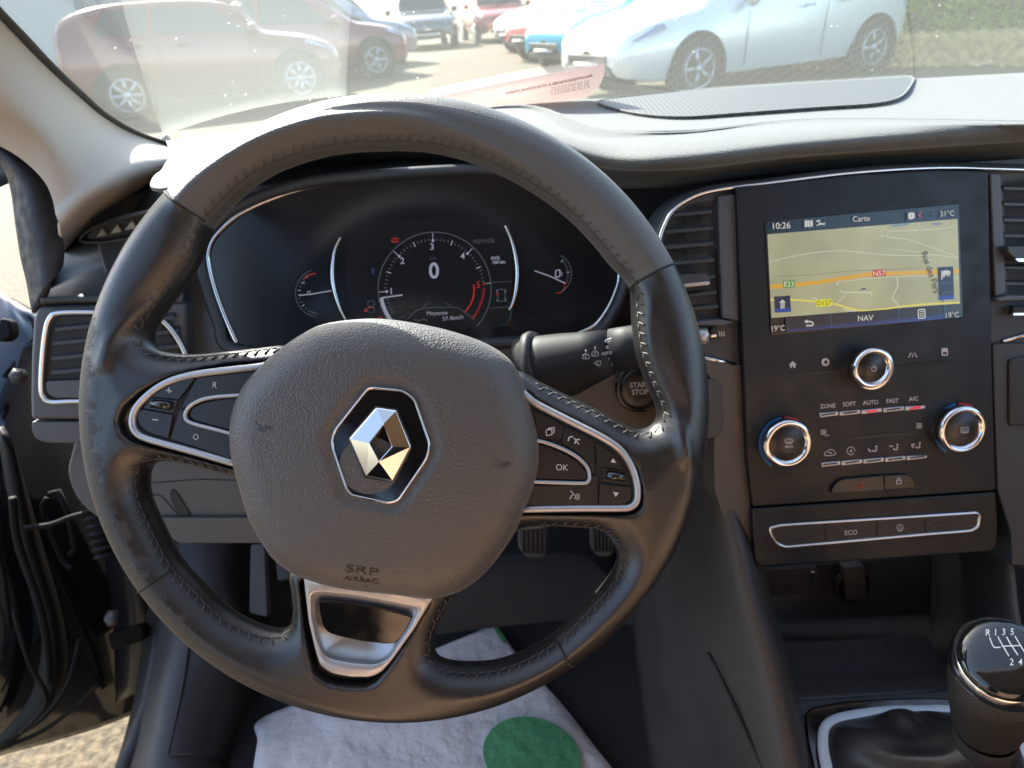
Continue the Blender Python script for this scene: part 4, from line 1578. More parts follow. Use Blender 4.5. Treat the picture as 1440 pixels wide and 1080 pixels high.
lt.build('lettering', emat('txd', (52, 58, 48), .7), ts)
# bars and tiles
nb = emat('tile_navy', (16, 30, 60), .8)
Decal(PS, O1 + .0009).poly([S_(128, 662), S_(230, 655), S_(236, 758), S_(133, 764)]).poly([S_(1163, 476), S_(1262, 471), S_(1268, 678), S_(1170, 685)]).build('tile', nb, ts)
Decal(PS, O1 + .0011).poly([S_(132, 738), S_(235, 731), S_(236, 758), S_(133, 764)]).poly([S_(1169, 657), S_(1267, 651), S_(1268, 678), S_(1170, 685)]).build('tile_glow', emat('tile_blue', (20, 62, 150), .8), ts)


def barmat():
    m = emat('toolbar_blue', (20, 50, 120), .8)
    nt = m.node_tree
    b = nt.nodes['Principled BSDF']
    tc = nt.nodes.new('ShaderNodeTexCoord')
    sx = nt.nodes.new('ShaderNodeSeparateXYZ')
    mr = nt.nodes.new('ShaderNodeMapRange')
    zt = PS.P(*S_(700, 775)).z
    zb = PS.P(*S_(700, 850)).z
    mr.inputs[1].default_value = zb
    mr.inputs[2].default_value = zt
    r = nt.nodes.new('ShaderNodeValToRGB')
    r.color_ramp.elements[0].position = .0
    r.color_ramp.elements[0].color = srgb(24, 66, 168)
    r.color_ramp.elements[1].position = .8
    r.color_ramp.elements[1].color = srgb(14, 20, 34)
    nt.links.new(tc.outputs['Object'], sx.inputs[0])
    nt.links.new(sx.outputs[2], mr.inputs[0])
    nt.links.new(mr.outputs[0], r.inputs[0])
    nt.links.new(r.outputs[0], b.inputs['Emission Color'])
    return m


Decal(PS, O1 + .0009).poly([S_(198, 792), S_(1205, 716), S_(1211, 802), S_(204, 886)]).build('toolbar', barmat(), ts)
nl = Decal(PS, O1 + .0012)
nl.line([S_(490, 772), S_(493, 862)], 1.0).line([S_(914, 742), S_(920, 828)], 1.0).line([S_(1205, 716), S_(1210, 802)], 1.0).line([S_(1166, 580), S_(1264, 573)], 1.0)
nl.line([S_(316, 172), S_(376, 168), S_(380, 226), S_(320, 230)], .8, True).line([S_(390, 168), S_(452, 164), S_(455, 218), S_(393, 224)], .8, True)
nl.line([S_(967, 122), S_(1028, 118), S_(1031, 178), S_(970, 182)], .8, True).line([S_(1042, 118), S_(1138, 112), S_(1140, 166), S_(1045, 172)], .8, True)
nl.build('toolbar_divider', emat('blue_line', (48, 98, 130), .8), ts)
tw = emat('screen_white', (208, 206, 198), .8)
tx = Decal(PS, O1 + .0014)
tx.text('10:26', *S_(172, 212), 8.8, 3.5, .98, .01).text('Carte', *S_(680, 168), 7.6, 3.5, .98, .005).text('31\u00b0C', *S_(1224, 136), 7.6, 3.5, .9)
tx.text('NAV', *S_(706, 797), 7.8, 3.5, .98, .01).text('19\u00b0C', *S_(152, 862), 7.6, 3.5, .9).text('19\u00b0C', *S_(1254, 777), 7.6, 3.5, .9)
tx.line([S_(325, 820), S_(360, 820), S_(378, 830), S_(372, 845), S_(330, 846)], 2.0).poly([S_(318, 820), S_(340, 806), S_(340, 832)])
tx.line(rnd([S_(1040, 745), S_(1082, 742), S_(1084, 796), S_(1042, 800)], 1.5), 1.6, True)
for i in range(3):
    tx.line([S_(1050, 758 + 13 * i), S_(1076, 756 + 13 * i)], 1.2)
tx.poly([S_(322, 182), S_(336, 178), S_(336, 220), S_(322, 222)]).poly([S_(338, 179), S_(354, 181), S_(354, 222), S_(338, 219)]).poly([S_(357, 180), S_(372, 177), S_(374, 217), S_(357, 220)])
tx.line([S_(397, 186), S_(420, 180)], 2.4).line([S_(397, 212), S_(450, 196)], 1.4).line([S_(410, 198), S_(448, 205)], 2.2)
tx.poly(rnd([S_(976, 132), S_(1016, 129), S_(1020, 160), S_(1008, 172), S_(978, 173)], 1.5))
tx.line([S_(1188, 498), S_(1190, 556)], 1.6).poly([S_(1194, 500), S_(1215, 494), S_(1244, 500), S_(1246, 536), S_(1218, 532), S_(1196, 540)])
tx.poly([S_(160, 700), S_(182, 680), S_(202, 698)])
for i in range(4):
    tx.line([S_(168, 705 + 10 * i), S_(196, 703 + 10 * i)], 1.4)
tx.build('lettering', tw, ts)
t2 = Decal(PS, O1 + .0015)
for i in range(3):
    for j in range(4):
        if (i + j) % 2:
            t2.poly([S_(1198 + 12 * j, 502 + 11 * i), S_(1210 + 12 * j, 501 + 11 * i), S_(1210 + 12 * j, 512 + 11 * i), S_(1198 + 12 * j, 513 + 11 * i)])
t2.text('1', *S_(998, 150), 4, 3)
t2.poly([S_(668, 628), S_(697, 604), S_(722, 620), S_(698, 616)])
t2.build('symbol', emat('navy_symbol', (28, 60, 110), .8), ts)
Decal(PS, O1 + .0014).line([S_(*p) for p in ((1062, 128), (1050, 136), (1048, 148), (1062, 162))], 1.6).build('symbol', emat('phone_red', (190, 40, 60), .9), ts)
t3 = Decal(PS, O1 + .0014).line([S_(1185, 636), S_(1250, 628)], 2.0).line([S_(1192, 645), S_(1246, 640)], 1.5).line([S_(1204, 628), S_(1228, 616)], 1.4)
t3.build('symbol', emat('dim_symbol', (62, 74, 84), .8), ts)

# knobs


def knob(px, py, r, h, cap, kind, lbl):
    c = PS.P(px, py, .004 + h) - PS.n * h
    g = Geo()
    g.lathe(c, PS.n, [(r * .93, 0), (r * .95, h * .55), (r, h * .62), (r * 1.0, h * .86), (r * .93, h), (r * .84, h * 1.02), (r * .76, h * .94), (r * .74, h * .85)], 64)
    o = g.build('rotary_knob', M['chrome_soft'], db)
    o['label'] = lbl
    g = Geo()
    g.lathe(c, PS.n, [(r * .75, 0), (r * .75, h * .82), (r * .70, h * .87), (0, h * .86)], 48)
    g.build('cap', M['button'], o)
    return o, .004 + h * .87 + .0006


k1, o1 = knob(1229, 518, .0166, .018, 0, 0, 'smaller middle volume knob')
k2, o2 = knob(1109.5, 625, .0204, .014, 0, 0, 'left temperature knob')
k3, o3 = knob(1356, 605, .0204, .014, 0, 0, 'right temperature knob')
g = Geo()
c = PS.P(1224, 518, .006) - PS.n * .002
g.lathe(c, PS.n, [(.0178, 0), (.0178, .006), (.0165, .0075), (.014, .006)], 56)
g.build('collar', M['chrome_soft'], k1)
mk = Decal(PS, o1)
mk.line(circ(1229, 518.5, 3.6, 16, a0=115, a1=425), 1.0).line([(1229, 513.5), (1229, 518.5)], 1.0)
mk.build('symbol', M['white'], k1)
mk = Decal(PS, o2)
mk.line([E_(172, 595), E_(184, 590), E_(200, 588), E_(216, 592), E_(222, 598), E_(212, 612), E_(184, 614)], 1.0, True)
for i in range(3):
    mk.line([E_(186 + 11 * i, 598), E_(188 + 11 * i, 618)], .9)
mk.text('MAX', *E_(199, 632), 3.2, 3, 1.15, .02)
mk.build('symbol', M['white'], k2)
mk = Decal(PS, o3)
mk.line(rnd([E_(1166, 526), E_(1206, 524), E_(1206, 552), E_(1166, 553)], .8), 1.0, True)
for i in range(3):
    mk.line([E_(1176 + 10 * i, 534), E_(1177 + 10 * i, 558)], .9)
mk.build('symbol', M['white'], k3)
mk = Decal(PS, o2)
mk.line([E_(184, 662), E_(214, 660)], 1.2)
mk.build('light_bar', M['dash_grey'], k2)
mk = Decal(PS, o3)
mk.line([E_(1170, 585), E_(1200, 583)], 1.2)
mk.build('light_bar', M['dash_grey'], k3)
for (cx, cy, k) in ((1105.5, 624.5, k2), (1351, 605, k3)):
    Decal(PS, .0052).line(circ(cx, cy, 36.5, 40, a0=100, a1=236), 4.6).build('cold_band', M['blue_print'], k)
    Decal(PS, .0052).line(circ(cx, cy, 36.5, 16, a0=62, a1=95), 4.6).build('hot_band', M['red_print'], k)

# climate buttons
for (x0, y0, x1, y1, led_, lab) in ((358, 457, 972, 409, (2, 4), 'upper'), (370, 736, 982, 688, (), 'lower')):
    for i in range(5):
        def q(t, s):
            return E_(x0 + (x1 - x0) * t, y0 + (y1 - y0) * t + s)
        t0, t1 = i / 5 + .004, (i + 1) / 5 - .004
        tip0, tip1 = (6 if i == 0 else 0), (6 if i == 4 else 0)
        b_ = plate('climate_button', [q(t0 + (.012 if tip0 else 0), -11), q(t1, -13 + tip1), q(t1 - (.0 if not tip1 else .01), 10), q(t0 + (.0 if not tip0 else .02), 14)], PS, .0062, .003, M['silver_paint'], db, .0008)
        if i in led_:
            Decal(PS, .0066).line([q(t0 + .05, 2), q(t1 - .05, -2)], 3.2).build('light', M['led'], b_)
        else:
            Decal(PS, .0066).line([q(t0 + .03, 1), q(t1 - .03, -3)], 1.8).build('slot', M['button_d'], b_)
mk = Decal(PS, .0046)
for t_, x, y in (('ZONE', 416, 403), ('SOFT', 537, 392), ('AUTO', 658, 383), ('FAST', 780, 374), ('A/C', 899, 363)):
    mk.text(t_, *E_(x, y), 5.8, 3.6, .95, .02)
# home, display, lane, card icons
mk.poly([E_(*p) for p in ((218, 150), (242, 172), (234, 172), (234, 190), (223, 190), (223, 178), (214, 178), (214, 190), (204, 190), (204, 174), (198, 174))])
mk.poly(circ(*E_(403, 157), 5.6, 24))
mk.line([E_(870, 132), E_(884, 104)], 1.3).line([E_(892, 108), E_(892, 114)], 1.3).line([E_(893, 120), E_(894, 128)], 1.3).line([E_(902, 104), E_(918, 130)], 1.3)
mk.line(rnd([E_(1058, 82), E_(1088, 80), E_(1090, 116), E_(1060, 118)], 1), 1.6, True).poly([E_(1062, 84), E_(1086, 83), E_(1087, 100), E_(1063, 101)])
# fans, recirculation, airflow icons
for (fx, fy) in ((392, 552), (930, 515)):
    for a in (45, 135, 225, 315):
        x, y = E_(fx, fy)
        mk.line(circ(x + 2.6 * math.cos(math.radians(a)), y - 2.6 * math.sin(math.radians(a)), 1.7, 8), .9, True)
mk.text('OFF', *E_(414, 571), 2.8, 3)
mk.line([E_(*p) for p in cr([(398, 668), (410, 660), (425, 650), (445, 650), (455, 662), (460, 672), (450, 680), (402, 682)], 3)], 1.0, True)
mk.line([E_(418, 662), E_(440, 672), E_(432, 664)], 1.2)
mk.line(circ(*E_(547, 656), 5.4, 20, a0=0, a1=320), 1.0)
mk.text('A', *E_(547, 656), 5, 3, 1, .01)
for (ax, ay, v_) in ((672, 648, 0), (790, 638, 1), (916, 628, 2)):
    mk.line([E_(ax - 6, ay + 4), E_(ax + 4, ay + 12), E_(ax + 18, ay + 8), E_(ax + 16, ay - 8)], 1.7)
    mk.poly(circ(*E_(ax + 18, ay - 16), 1.6, 8))
    if v_ in (0, 2):
        mk.line([E_(ax - 30, ay - 4), E_(ax - 16, ay + 10)], 1.6)
    if v_ in (1, 2):
        mk.line([E_(ax - 28, ay - 8), E_(ax - 8, ay - 8)], 1.6)
    if v_ == 0:
        mk.poly([E_(ax - 20, ay + 2), E_(ax - 8, ay + 12), E_(ax - 24, ay + 14)])
mk.build('printed_symbols', M['white'], cp)
Decal(PS, .0048).poly(circ(*E_(406, 157), 2.6, 16)).poly([E_(1064, 104), E_(1087, 103), E_(1087, 113), E_(1064, 114)]).build('symbol_fill', M['button_d'], cp)
rk = Decal(PS, .0046)
rk.poly([E_(*p) for p in cr([(815, 180), (870, 166), (1000, 152), (1120, 146), (1142, 152), (1100, 160), (980, 174), (860, 184)], 4)])
rk.build('finger_rest', M['button_d'], cp)
rk = Decal(PS, .0046)
rk.poly([E_(*p) for p in cr([(480, 590), (600, 574), (780, 558), (910, 552), (920, 560), (780, 572), (600, 588)], 4)])
rk.poly([E_(*p) for p in cr([(160, 236), (300, 214), (470, 206), (470, 214), (300, 224)], 4)])
rk.build('finger_rest', M['plastic_dk'], cp)
# hazard and lock switches
hz = plate('hazard_switch', rnd([E_(438, 896), E_(446, 862), E_(466, 836), E_(500, 816), E_(733, 796), E_(736, 879)], [2, 4, 4, 4, 0, 0]), PS, .0075, .006, M['button'], db, .0015)
lk = plate('lock_switch', rnd([E_(737, 796), E_(850, 790), E_(885, 800), E_(908, 835), E_(910, 866), E_(738, 879)], [0, 3, 4, 3, 2, 0]), PS, .0075, .006, M['button'], db, .0015)
Decal(PS, .0080).line([E_(580, 862), E_(601, 832), E_(622, 860)], 1.6, True).line([E_(592, 857), E_(601, 844), E_(611, 856)], 1.1, True).build('triangle', mat('hazard_red', (.35, .02, .03), .5), hz)
Decal(PS, .0080).line(rnd([E_(803, 822), E_(828, 820), E_(829, 840), E_(804, 842)], .6), 1.3, True).line([E_(807, 822), E_(808, 810), E_(815, 806), E_(822, 810), E_(823, 820)], 1.1).build('padlock', M['white'], lk)
Decal(PS, .0080).line([E_(850, 829), E_(880, 827)], 1.3).build('light_bar', M['dash_grey'], lk)
# lower switch row with silver frame
L_ = lambda X, Y: (960 + X / 3, 720 + Y / 3)
fr_px = rnd([L_(366, 66), L_(410, 55), L_(620, 41), L_(1236, 2), L_(1250, 12), L_(1244, 60), L_(1215, 78), L_(1000, 95), L_(700, 122), L_(430, 147), L_(392, 130), L_(370, 90)], [4, 3, 2, 4, 3, 5, 5, 3, 3, 6, 6, 4])
sw = plate('switch_row', fr_px, PS, .0055, .006, M['plastic_dk'], db, .001)
strip('silver_frame', fr_px, PS, .0055, .0014, .0020, M['satin'], sw)
sd_ = Decal(PS, .0060)
for x in (602, 820, 1025):
    sd_.line([L_(x, 44 if x < 700 else 62 - x * .031), L_(x + 2, 128 - (x - 602) * .08)], .9)
sd_.build('button_gap', M['button_d'], sw)
Decal(PS, .0060).text('ECO', *L_(710, 86), 6.4, 3.5, 1.0, .01).line(circ(*L_(917, 66), 4.2, 16), 1.0, True).text('A', *L_(917, 66), 4, 3).text('OFF', *L_(918, 80), 2.6, 3).build('lettering', M['white'], sw)

# flank panels beside the stack
plate('flank_panel', rnd([(985, 505), (1046, 514), (1052, 640), (1058, 792), (1062, 800), (1040, 792), (1005, 690), (1003, 540)], 3), PS, -.003, .03, M['dash_low'], db, .003)
plate('flank_recess', rnd([(990, 533), (1008, 533), (1016, 545), (1018, 600), (1010, 615), (990, 618)], 5), PS, -.0015, .004, M['dash_face'], db, .0015)
plate('right_flank', rnd([(1396, 484), (1560, 478), (1560, 800), (1424, 795), (1422, 750), (1403, 690)], 3), PS, -.003, .03, M['dash_face'], db, .003)
plate('right_flank_pad', rnd([(1420, 505), (1560, 480), (1560, 590), (1420, 600)], 6), PS, .0, .004, M['plastic_dk'], db, .002)
# storage bay below
M['bay'] = mat('bay_plastic', (.055, .050, .047), .5, grain=('vor', 800, .4, .0006))
M['side'] = mat('console_plastic', (.034, .031, .031), .45, grain=('vor', 800, .6, .0007), rvar=(12, .08))
bay = sheet('storage_bay', [[(1030, 792, .80), (1150, 790, .82), (1306, 775, .82), (1318, 775, .80), (1420, 760, .66)],
                            [(1040, 860, .80), (1160, 855, .82), (1303, 850, .82), (1318, 850, .80), (1430, 860, .64)],
                            [(1050, 888, .79), (1165, 882, .81), (1306, 873, .81), (1320, 878, .785), (1440, 900, .63)],
                            [(1060, 908, .75), (1170, 904, .77), (1300, 896, .77), (1330, 905, .73), (1450, 930, .61)],
                            [(1080, 992, .64), (1180, 985, .65), (1300, 980, .65), (1350, 985, .63), (1460, 1000, .57)]], M['bay'], db, 7, 7, .004)
plate('bay_floor_mat', rnd([(1090, 905), (1305, 893), (1335, 975), (1200, 984), (1112, 984)], 8), Plane(W(1200, 940, .70), (0, -.25, 1)), 0, .003, M['rubber'], db, .001)
PB = Plane(W(1200, 830, .79), tilt(12))
so = plate('socket_plate', rnd([(1062, 802), (1150, 797), (1153, 832), (1150, 836), (1066, 838)], 3), PB, 0, .006, M['rubber'], db, .001)
for x, y in ((1063, 818), (1143, 813)):
    plate('usb_socket', rnd([(x - 3, y - 9), (x + 3, y - 9), (x + 4, y + 9), (x - 2, y + 9)], 2), PB, .003, .004, M['chrome_soft'], so, .0006)
g = Geo()
g.lathe(PB.P(1112, 822, 0), PB.n, [(.002, 0), (.002, .001), (.001, .001)], 12)
g.build('aux_socket', M['button_d'], so)
sk = plate('power_socket', rnd([(1187, 797), (1216, 795), (1220, 843), (1190, 846)], 4), PB, .012, .012, M['dash_low'], db, .003)
g = Geo()
g.lathe(PB.P(1196, 822, 0), PB.n, [(.021, 0), (.021, .004), (.017, .006), (.016, .0)], 32)
g.build('socket_ring', M['vent'], sk)

# wiper stalk, a thing of its own because it moves
M['stalk'] = mat('stalk_black', (.011, .012, .013), .6, spec=.35)
stx = thing('wiper_stalk', 'black wiper stalk with white symbols behind the right of the wheel', 'stalk', W(760, 520, .53))
g = Geo()
pa, pb, pc, pd_ = W(735, 525, .55), W(800, 512, .535), W(860, 494, .52), W(915, 484, .51)
ax_ = (pd_ - pb).normalized()
g.tube([pa, pa.lerp(pb, .6), pb, pb.lerp(pc, .5), pc], [.027, .0255, .0240, .0200, .0165], 40, nrm=-F_, flat=.75)
g.build('body', M['stalk'], stx)
g = Geo()
g.tube([pc + ax_ * .0006, pc.lerp(pd_, .5), pd_, pd_ + ax_ * .012, pd_ + ax_ * .016], [.0165, .0162, .0158, .012, .005], 40, nrm=-F_, flat=.75)
g.build('tip', M['stalk'], stx)
g = Geo()
g.tube([W(748, 520, .548), W(757, 518, .546), W(764, 516, .544)], [.0285, .0295, .028], 40, nrm=-F_, flat=.78)
g.build('gaiter', M['rubber'], stx)
# the marks wrap on the barrel: plane tangent to its camera side
PST = Plane(W(835, 500, .5105) , -F_ + R_ * -.10)
X_ = lambda X, Y: (740 + X / 7.2, 440 + Y / 7.2)


class StalkSurf:
    n = -F_

    def P(s, x, y, off=0):
        v = ray(x, y)
        lo, hi = .45, .56
        # march to the elliptical barrel
        z = lo
        while z < hi:
            p = CAM + v * z
            t = max(0, min(1, (p - pb).dot(pc - pb) / (pc - pb).length_squared))
            c = pb.lerp(pc, t)
            r = .0240 + (.0200 - .0240) * t * 2 if t < .5 else .0200 + (.0165 - .0200) * (t - .5) * 2
            d = p - c
            aa = (pc - pb).normalized()
            d = d - aa * d.dot(aa)
            un = (-F_ - aa * (-F_).dot(aa)).normalized()
            dn = d.dot(un)
            ds_ = (d - un * dn).length
            if (ds_ / r) ** 2 + (dn / (r * .75)) ** 2 < 1.0:
                return p - v * .0006
            z += .0003
        return CAM + v * .5


mk = Decal(StalkSurf(), 0)
mk.text('0', *X_(820, 350), 4.6, 4, .9, .02).text('AUTO', *X_(815, 407), 4.4, 6, .85, .02).text('1', *X_(840, 464), 4.4, 4, .9, .01).text('2', *X_(868, 522), 4.2, 2, .9)
mk.line([X_(*p) for p in ((795, 288), (815, 268), (862, 254), (850, 280), (826, 302))], 1.1, True).line([X_(825, 272), (X_(834, 300))], 1)
for cx, cy in ((605, 440), (697, 412)):
    mk.line([X_(cx + a, cy + b) for a, b in ((-34, 24), (-30, -12), (0, -28), (30, -14), (34, 20), (6, 22), (0, 34))], 1.1)
    mk.line([X_(cx + a, cy + b) for a, b in ((-34, 24), (-8, 26), (-6, -6), (14, -8))], 1.0)
    mk.line([X_(cx, cy - 40), X_(cx - 2, cy - 72)], 1.6).line([X_(cx - 12, cy - 60), X_(cx + 8, cy - 64)], 1.0)
mk.line([X_(687, 508), X_(710, 490), X_(760, 486), X_(752, 520), X_(738, 540)], 1.0, True).line([X_(715, 500), X_(738, 542)], 1.0)
mk.build('lettering', M['white'], stx)

# ---------------------------------------------------------------- console side, gear lever
cn = thing('centre_console', 'dark grey centre console between driver and passenger', 'console', W(1200, 1000, .6))
cs_rows = [[(900, 640, .88), (960, 645, .72), (992, 650, .635), (1012, 655, .625), (1030, 660, .66)],
           [(900, 740, .90), (960, 740, .71), (1012, 725, .62), (1042, 740, .615), (1058, 745, .66)],
           [(890, 840, .92), (968, 840, .70), (1032, 830, .61), (1066, 838, .605), (1082, 845, .66)],
           [(900, 950, .90), (990, 950, .67), (1062, 950, .595), (1097, 948, .59), (1110, 950, .63)],
           [(920, 1100, .85), (1030, 1100, .64), (1094, 1100, .575), (1130, 1100, .57), (1143, 1100, .60)]]
sheet('side_panel', cs_rows, M['side'], cn, 7, 7, .005)
g = Geo()
pts = cr([(995, 918, .66), (1010, 945, .645), (1035, 1000, .62), (1070, 1075, .60), (1085, 1110, .59)], 5, False)
g.tube([W(x, y, z - .011) for x, y, z in pts], .0016, 8)
g.build('panel_gap', M['button_d'], cn)
PC = Plane(W(1250, 1030, .61), (0, -.12, 1))
N_ = lambda X, Y: (1120 + X / 4.5, 860 + Y / 4.5)
plate('top_tray', rnd([(1096, 985), (1335, 970), (1470, 975), (1520, 1000), (1520, 1120), (1130, 1130), (1108, 1040)], 6), PC, -.004, .01, M['plastic_dk'], cn, .002)
plate('shift_surround', rnd([N_(50, 645), N_(100, 600), N_(300, 562), N_(600, 546), N_(850, 541), N_(1000, 552), (1400, 985), (1470, 1030), (1500, 1120), (1160, 1150), N_(100, 950), N_(66, 800)], [5, 8, 8, 8, 8, 8, 8, 8, 8, 8, 8, 8]), PC, -.001, .006, M['gloss'], cn, .002)
rimpx = cr([(1337, 1001), (1298, 1001), (1253, 1002), (1209, 1007), (1178, 1014), (1163, 1026), (1160, 1048), (1163, 1072), (1172, 1105), (1195, 1150), (1300, 1160), (1420, 1150), (1452, 1110), (1438, 1062), (1415, 1025), (1380, 1006)], 6)
g = Geo()
g.tube([PC.P(x, y, .002) for x, y in rimpx], .0062, 12, True, PC.n, .36)
g.build('silver_ring', mat('sky_tinted_silver', (.62, .66, .71), .50, .15), cn)  # pale blue base colour stands in for reflected sky

gl_ = thing('gear_lever', 'six-speed gear lever with chrome-rimmed black cap and leather boot', 'gear lever', W(1395, 1060, .55))
KC = W(1411, 928, .462)              # centre of the cap
toC = (CAM - KC).normalized()
Bx = (toC * .78 + Vector((0, 0, 1)) * .50 + R_ * .04 + Vector((0, 0, 0))).normalized()
Axd = (W(1379, 1058, .515) - KC).normalized()
# knob body: ellipses swept from the cap down to the collar
g = Geo()
secs = [(0.0, .0284, .0287), (.010, .0298, .0295), (.022, .0296, .0285), (.035, .0285, .0262), (.05, .0262, .0238), (.064, .0236, .0218), (.074, .0215, .020), (.079, .0195, .0185)]
Vv, Ff = [], []
N = 56
xa = (R_ - Bx * R_.dot(Bx)).normalized()
tot = .088
for i, (s, ra, rb) in enumerate(secs):
    t = min(1, s / .05)
    nrm = (Bx * (1 - t) - Axd * t).normalized()
    xx = (R_ - nrm * R_.dot(nrm)).normalized()
    yy = nrm.cross(xx)
    c = KC + Axd * s - Bx * (.006 * (1 - t))
    for k in range(N):
        a = 2 * math.pi * k / N
        bulge = 1 + .05 * math.cos(2 * (a - .6)) * math.sin(math.pi * min(1, s / .07))
        Vv.append(c + xx * (ra * math.cos(a) * bulge) + yy * (rb * math.sin(a) * bulge))
for i in range(len(secs) - 1):
    for k in range(N):
        l = (k + 1) % N
        Ff.append((i * N + k, i * N + l, (i + 1) * N + l, (i + 1) * N + k))
Ff.append(tuple((len(secs) - 1) * N + k for k in range(N)))
g.add(Vv, Ff)
kb = g.build('knob', mat('grained_knob_leather', (.026, .025, .023), .42, grain=('vor', 800, .7, .0008)), gl_)
kb_mod = kb.modifiers.new('s', 'SUBSURF')
kb_mod.levels = kb_mod.render_levels = 1
g = Geo()
g.lathe(KC - Bx * .006, Bx, [(.0290, -.0085), (.0301, -.0055), (.0300, -.001), (.0292, .0030), (.0270, .0072), (.0255, .0085)], 64, xa)
g.build('chrome_ring', M['chrome_soft'], kb)
g = Geo()
g.lathe(KC - Bx * .006, Bx, [(.0262, .0080), (.0255, .0100), (.0225, .0122), (.017, .0134), (.008, .0140), (0, .0141)], 64, xa)
g.build('cap', mat('gloss_black_cap', (.007, .009, .010), .12, coat=.6, rvar=(180, .06)), kb)


class CapSurf:
    """printed marks following the cap's shallow dome"""
    def P(s, x, y, off=0):
        h = .0141
        for _ in range(4):
            p = Plane(KC - Bx * .006 + Bx * (h + .0003 + off), Bx).P(x, y)
            d = p - (KC - Bx * .006)
            r = (d - Bx * d.dot(Bx)).length
            h = np.interp(r, [0, .008, .017, .0225, .0255, .0262], [.0141, .0140, .0134, .0122, .0100, .0080])
        return p


mk = Decal(CapSurf(), 0)
for t_, x, y in (('R', 1211, 132), ('1', 1260, 130), ('3', 1312, 128), ('5', 1366, 127), ('2', 1362, 318), ('4', 1418, 318), ('6', 1474, 318)):
    mk.text(t_, *N_(x, y), 9.2, -3, .88, .012)
for q in (((1222, 162), (1236, 200), (1252, 226), (1292, 226)), ((1274, 158), (1305, 215), (1345, 282)), ((1328, 158), (1362, 216), (1402, 276)), ((1382, 154), (1418, 216), (1456, 276)), ((1300, 220), (1362, 217), (1424, 215))):
    mk.line([N_(*p) for p in cr(q, 3, False)], 1.7)
mk.build('shift_pattern', mat('white_marks', (.75, .75, .75), .5), kb)
g = Geo()
cc_ = KC + Axd * .078
g.lathe(cc_, Axd, [(.0198, 0), (.0205, .004), (.0195, .012), (.0185, .018), (.017, .02)], 40)
g.build('collar', M['rubber'], gl_)
# gathered leather boot from the collar down to the ring
N = 96
V, Fc = [], []
inn = [PC.P(x, y, .000) for x, y in rimpx]
ctr = sum(inn, Vector()) / len(inn)
top = KC + Axd * .090
bx0 = inn
m_ = len(bx0)
rs = np.random.RandomState(3)
ph = rs.uniform(0, 6.28, 4)
lv = 22
for i in range(lv + 1):
    t = i / lv
    for k in range(m_):
        d = (bx0[k] - ctr)
        a = math.atan2(d.y, d.x)
        tp_ = top + Vector((math.cos(a) * .018, math.sin(a) * .018, -.004))
        p = tp_.lerp(bx0[k], t)
        # sagging, puffed skirt
        p.z += -.018 * math.sin(math.pi * t) * (1 - t) + .006 * math.sin(math.pi * t ** 2)
        wob = math.sin(math.pi * t) ** .8
        fold = math.sin(a * 5 + ph[0] + t * 3) * .5 + math.sin(a * 9 + ph[1] - t * 4) * .3 + math.sin(a * 3 + ph[2] + t * 9) * .5
        p += Vector((0, 0, .0085 * wob * fold)) + d.normalized() * (.003 * wob * math.sin(a * 7 + ph[3] + t * 5))
        V.append(p)
for i in range(lv):
    for k in range(m_):
        l = (k + 1) % m_
        Fc.append((i * m_ + k, i * m_ + l, (i + 1) * m_ + l, (i + 1) * m_ + k))
o = mesh('boot', V, Fc, mat('boot_leather', (.026, .024, .023), .36, grain=('noise', 700, .4, .0008)), gl_, fix=True)
o.modifiers.new('s', 'SUBSURF').render_levels = 1
g = Geo()
g.tube([top.lerp(W(1362, 1090, .50), t) + Vector((0, 0, .002)) for t in (0, .3, .6, 1)], .0009, 6)
g.build('seam', M['seam'], gl_)

# ---------------------------------------------------------------- sheets lying on the dash
def translu(name, col):
    m = mat(name, col, .9, noise=(220, .06))
    nt = m.node_tree
    o = [n for n in nt.nodes if n.type == 'OUTPUT_MATERIAL'][0]
    t = nt.nodes.new('ShaderNodeBsdfTranslucent')
    t.inputs[0].default_value = (*col, 1)
    x = nt.nodes.new('ShaderNodeMixShader')
    x.inputs[0].default_value = .5
    nt.links.new(nt.nodes['Principled BSDF'].outputs[0], x.inputs[1])
    nt.links.new(t.outputs[0], x.inputs[2])
    nt.links.new(x.outputs[0], o.inputs[0])
    return m


zp_ = 1.0345
c1_, c2_, c3_ = glass_mirror(230, 190, zp_), glass_mirror(170, 0, zp_), glass_mirror(487, 135, zp_)
dl_ = (c2_ - c1_).normalized()
c4_ = glass_mirror(487, 0, zp_)
dr_ = (c4_ - c3_).normalized()
dm_ = ((dl_ + dr_) / 2).normalized()
sp = [c1_, c3_, c3_ + dm_ * .19, c1_ + dl_ * .19]
rows = []
for v_ in (0, .33, .66, 1):
    rows.append([sp[0].lerp(sp[3], v_).lerp(sp[1].lerp(sp[2], v_), u) + Vector((0, 0, .001 * math.sin(3 * u))) for u in (0, .33, .66, 1)])
sh = sheet('paper_sheet', rows, mat('bright_white_paper', (.55, .55, .53), .8), None, 4, 4, .0004, world=True)
tag(sh, 'blank white paper sheet lying on the dash at the left', 'paper')
PLF = Plane(PGLASS.P(720, 118, .004), PGLASS.n)
lf = plate('leaflet', rnd([(600, 150), (605, 138), (730, 112), (851, 90), (850, 104), (843, 122), (826, 136), (760, 148), (700, 160)], [0, 0, 0, 1, 3, 6, 6, 2, 0]), PLF, 0, .0004, translu('pink_paper', (.80, .70, .68)), None, 0)
tag(lf, 'pale pink leaflet with red print leaning against the base of the windscreen', 'leaflet')
Decal(PLF, .0006).text('PROFESSIONNELS STATIONS PARIS', 772, 119, 3.6, 11.5, 1.55, .02, mirror=True).build('lettering', mat('faded_red', (.50, .22, .20), .9), lf)
mk = Decal(PLF, .0006)
